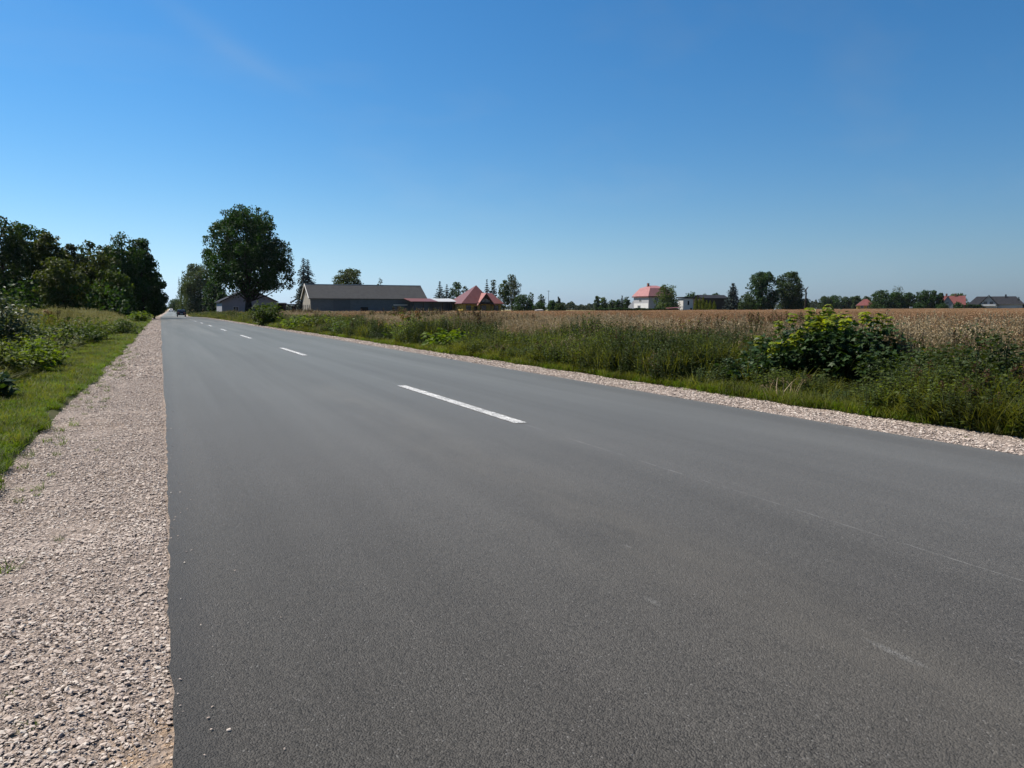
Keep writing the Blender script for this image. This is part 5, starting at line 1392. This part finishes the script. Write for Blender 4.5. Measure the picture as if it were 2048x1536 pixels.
CLEAR = []
for px, py, dx, dy, br in ((905, 697, -.3, -.2, 1.0), (815, 686, .1, .6, 1.0), (700, 671, 0, .6, 1.4), (526, 652, 0, 1.0, 1.4), (590, 660, 0, .6, 1.3), (790, 683, .6, 1.0, 1.0)):
    x, y = gpos(px, py); CLEAR.append((x+dx, y+dy, br))
# tall weeds on the right between gravel and crop
rng = np.random.default_rng(930)
herbs = [p_herb(930+i, 7, .16, (.35, .70), .075, M['leaf_herb'], None, 26) for i in range(4)] + [p_herb(940+i, 7, .16, (.30, .62), .06, M['leaf_herb_dark'], None, 30) for i in range(3)] \
      + [p_tuft(950+i, 70, .16, (.30, .72), (.005, .010), M['grass_tall'], (.15, .8)) for i in range(3)] + [p_herb(955, 5, .12, (.5, .85), .07, M['leaf_herb'], M['dock'], 18)] \
      + [p_seedgrass(960+i, 18, .24, (.60, 1.0), M['straw'], M['seed'], M['grass_tall']) for i in range(2)] + [p_herb(965, 6, .14, (.4, .8), .065, M['leaf_bright'], M['flower'], 26)]
kinds = len(herbs)
P_, S_, I_ = [], [], []
for (n, y0, y1, k) in ((4200, 2.5, 14, .95), (4800, 14, 40, 1.15), (4200, 40, 100, 1.9), (2600, 100, 230, 3.2)):
    y = y0 + (y1-y0)*rng.uniform(0, 1, n)**1.1; x = 7.0 + 5.2*rng.uniform(0, 1, n)**1.4; u = x; x = x + off(y)
    v = vnoise(x*.55, y*.45, 21); v2 = vnoise(x*1.1+50, y*.9, 22)
    edge = smooth(6.95, 7.5, u + .5*(v-.5))*.35 + .65
    hgt_ = (.90 + .04*smooth(18, 34, y))*edge*(.30 + 1.15*v + .36*vnoise(x*.23+9, y*.17, 23))*rng.uniform(.75, 1.15, n)
    r = rng.uniform(size=n)
    dry = smooth(9.6, 11.4, u + 1.6*(v2-.5))*.85
    idx = np.where(r < .38*(1-dry), rng.integers(0, 4, n), np.where(r < .62*(1-dry), rng.integers(4, 7, n), np.where(r < .925 - .40*dry, rng.integers(7, 10, n), np.where(r < .935, 10, np.where((u > 9.2 + .8*v2) | (rng.uniform(size=n) < .25), rng.integers(11, 13, n), rng.integers(0, 4, n))))))
    idx = np.where((v > .55) & (r < .7) & (dry < .6), rng.integers(4, 7, n), idx)
    hgt_ = np.where((idx >= 11) & (idx < 13), hgt_*.78, np.where(idx == 10, hgt_*.85, hgt_))
    shade = (np.abs(x - 8.3) < 1.35) & (np.abs(y - 7.7) < 1.7) & (x < 9.4)
    for (bx, by, br) in CLEAR:
        shade |= ((x - bx)**2 + ((y - by)/1.6)**2 < br*br)
    kp = ~shade | (rng.uniform(size=n) < .10); x, y, idx, hgt_ = x[kp], y[kp], idx[kp], hgt_[kp]*np.where(shade[kp], .55, 1); n = len(x)
    P_.append(np.stack([x, y, terrain(x, y) - .02], 1)); S_.append(np.stack([np.full(n, k), np.full(n, k), hgt_*1.12 + .04], 1)); I_.append(idx)
P_ = np.vstack(P_); S_ = np.vstack(S_); I_ = np.concatenate(I_); n = len(P_)
scatter('tall_weeds', herbs, P_, rots(rng, n, .08), S_, I_)

# meadow of tall grass on the left
rng = np.random.default_rng(970)
mead = [p_seedgrass(970+i, 30, .18, (.6, 1.0), M['pale_grass'], M['pale_grass'], M['grass_tall']) for i in range(3)] + [p_tuft(975+i, 70, .16, (.35, .85), (.005, .010), M['grass_tall'], (.15, .8)) for i in range(3)] \
     + [p_herb(980+i, 6, .15, (.4, .85), .07, M['leaf_bright'], None, 26) for i in range(2)] + [p_herb(985, 6, .15, (.5, .9), .06, M['leaf_herb'], M['flower'], 26), p_herb(986, 6, .15, (.5, .95), .07, M['leaf_herb'], M['dock'], 22), p_umbel(987, .8)] + [p_herb(990+i, 6, .15, (.4, .85), .07, M['leaf_herb'], None, 26) for i in range(2)]
P_, S_, I_ = [], [], []
for (n, y0, y1, k, wmax) in ((2600, 3, 18, 1.0, 3.5), (5200, 18, 50, 1.25, 9), (5200, 50, 100, 2.0, 18)):
    y = y0 + (y1-y0)*rng.uniform(0, 1, n)**1.0
    w0 = 2.15 + .30*(vnoise(y*.35, y*0, 31) - .5) + .006*y
    u = -(w0 + rng.uniform(0, 1, n)**1.2*wmax); x = u + off(y)
    v = vnoise(x*.6, y*.35, 32); d = -u - w0
    hgt_ = (.42 + .55*smooth(0, 2.0, d))*(.50 + .55*v + .45*vnoise(x*.25, y*.14, 36))*rng.uniform(.8, 1.12, n)
    r = rng.uniform(size=n); near = 1 - smooth(.6, 2.6, d)
    pale = smooth(25, 60, y)*.30 + .08
    idx = np.where(r < pale*(1-near*.8), rng.integers(0, 3, n), np.where(r < .55, rng.integers(3, 6, n), np.where(r < .68, rng.integers(6, 8, n), np.where(r < .78, 8, np.where(r < .82, 9, np.where(r < .84, 10, rng.integers(11, 13, n)))))))
    P_.append(np.stack([x, y, terrain(x, y) - .02], 1)); S_.append(np.stack([np.full(n, k), np.full(n, k), hgt_*1.1], 1)); I_.append(idx)
P_ = np.vstack(P_); S_ = np.vstack(S_); I_ = np.concatenate(I_); n = len(P_)
scatter('meadow_grass', mead, P_, rots(rng, n, .08), S_, I_)

# ripe crop: the closed canopy as a sheet with real stalks and heads rising out of it
def zc(X, Y, U):
    h = .52 + .14*vnoise(X*1.3, Y*1.3, 41) + .12*vnoise(X*.2, Y*.2, 42)
    edge = smooth(10.4, 12.0, U)
    return terrain(X, Y) + h*edge - .03*(1-edge)
ysC = np.concatenate([np.arange(-6, 40, .5), np.arange(40, 110, 2), np.arange(110, 216, 5)])
xsC = np.concatenate([np.arange(10.4, 40, .5), np.arange(40, 110, 2.5), np.arange(110, 330, 7)])
cs = sheet('ripe_crop', xsC, ysC, zc, M['croptop'], shift=False); cs['kind'] = 'stuff'
rng = np.random.default_rng(1000)
def p_crop(seed, n, r):
    rng = np.random.default_rng(seed); mb = MB(); b = disc(rng, n, r); hh = rng.uniform(.72, .98, n); az = rng.uniform(0, 6.28, n); ln = rng.uniform(.05, .35, n)
    blades(mb, rng, b, hh, ln, np.full(n, .010), 0, az)
    dr = np.stack([np.cos(az), np.sin(az), az*0], 1); tip = b + dr*(ln*hh)[:, None] + np.array([0, 0, 1.])*(hh*(1-.25*ln))[:, None]
    for j in range(11):
        p = tip - np.array([0, 0, 1.])*(j*.030) + rng.normal(size=(n, 3))*.016
        spread(mb, LEAF_V*np.array([.6, 1, 1]), LEAF_F, p, np.array([0, 0, .5]) + rng.normal(size=(n, 3))*.7, rng.normal(size=(n, 3)), np.full(n, .048), 1)
    return mb.build('crop', [M['straw'], M['crop']], do_link=False)
crops = [p_crop(1000+i, 56, .36) for i in range(5)]
P_, S_ = [], []
for (n, r0, r1, k) in ((5200, 11, 34, 1.0), (5200, 34, 90, 1.9), (5200, 90, 270, 4.2)):
    rr = np.sqrt(rng.uniform(r0**2, r1**2, n)); a = rng.uniform(R(3), R(64), n)
    x, y = rr*np.sin(a), rr*np.cos(a); kp = (x > 10.7 + 1.3*vnoise(y*.5, y*0, 44)) & (y < 213); x, y = x[kp], y[kp]; m_ = len(x)
    h = (.84 + .22*vnoise(x*.35, y*.35, 45))*rng.uniform(.9, 1.08, m_)*(.9 if k > 3 else 1)
    P_.append(np.stack([x, y, terrain(x, y) - .02], 1)); S_.append(np.stack([np.full(m_, k), np.full(m_, k), h], 1))
P_ = np.vstack(P_); S_ = np.vstack(S_); n = len(P_)
scatter('ripe_crop_stalks', crops, P_, rots(rng, n, .05), S_, rng.integers(0, 5, n))
# dry grass between weeds and crop
dryp = [p_seedgrass(1010+i, 40, .26, (.55, 1.08), M['straw'], M['straw'], M['grass_tall']) for i in range(3)]
P_, S_ = [], []
for (n, y0, y1, k) in ((1500, 7, 30, 1.0), (1700, 30, 90, 1.6)):
    y = rng.uniform(y0, y1, n); x = 9.3 + rng.uniform(0, 1, n)**1.2*4.5 + off(y)
    kp = vnoise(x*.30, y*.16, 51) > .42 + .25*smooth(11, 9.2, x - off(y)); x, y = x[kp], y[kp]; m_ = len(x)
    P_.append(np.stack([x, y, terrain(x, y) - .02], 1)); h = rng.uniform(.75, 1.05, m_); S_.append(np.stack([np.full(m_, k), np.full(m_, k), h], 1))
P_ = np.vstack(P_); S_ = np.vstack(S_); n = len(P_)
scatter('dry_grass', dryp, P_, rots(rng, n, .07), S_, rng.integers(0, 3, n))

# ------------------------------------------------------------------ the air: far things fade a little
if True:
    mb = MB(); mb.box((-5600, -700, -4), (5600, 5600, 32)); hz = mb.build('haze', [])
    hm = bpy.data.materials.new('haze_air'); hm.use_nodes = True; ht = hm.node_tree; ht.nodes.clear()
    ho = ht.nodes.new('ShaderNodeOutputMaterial'); hv = ht.nodes.new('ShaderNodeVolumePrincipled')
    hv.inputs['Color'].default_value = (.80, .88, 1.0, 1); hv.inputs['Density'].default_value = .00003; hv.inputs['Anisotropy'].default_value = .2
    ht.links.new(hv.outputs[0], ho.inputs['Volume']); hz.data.materials.append(hm); hz['kind'] = 'stuff'
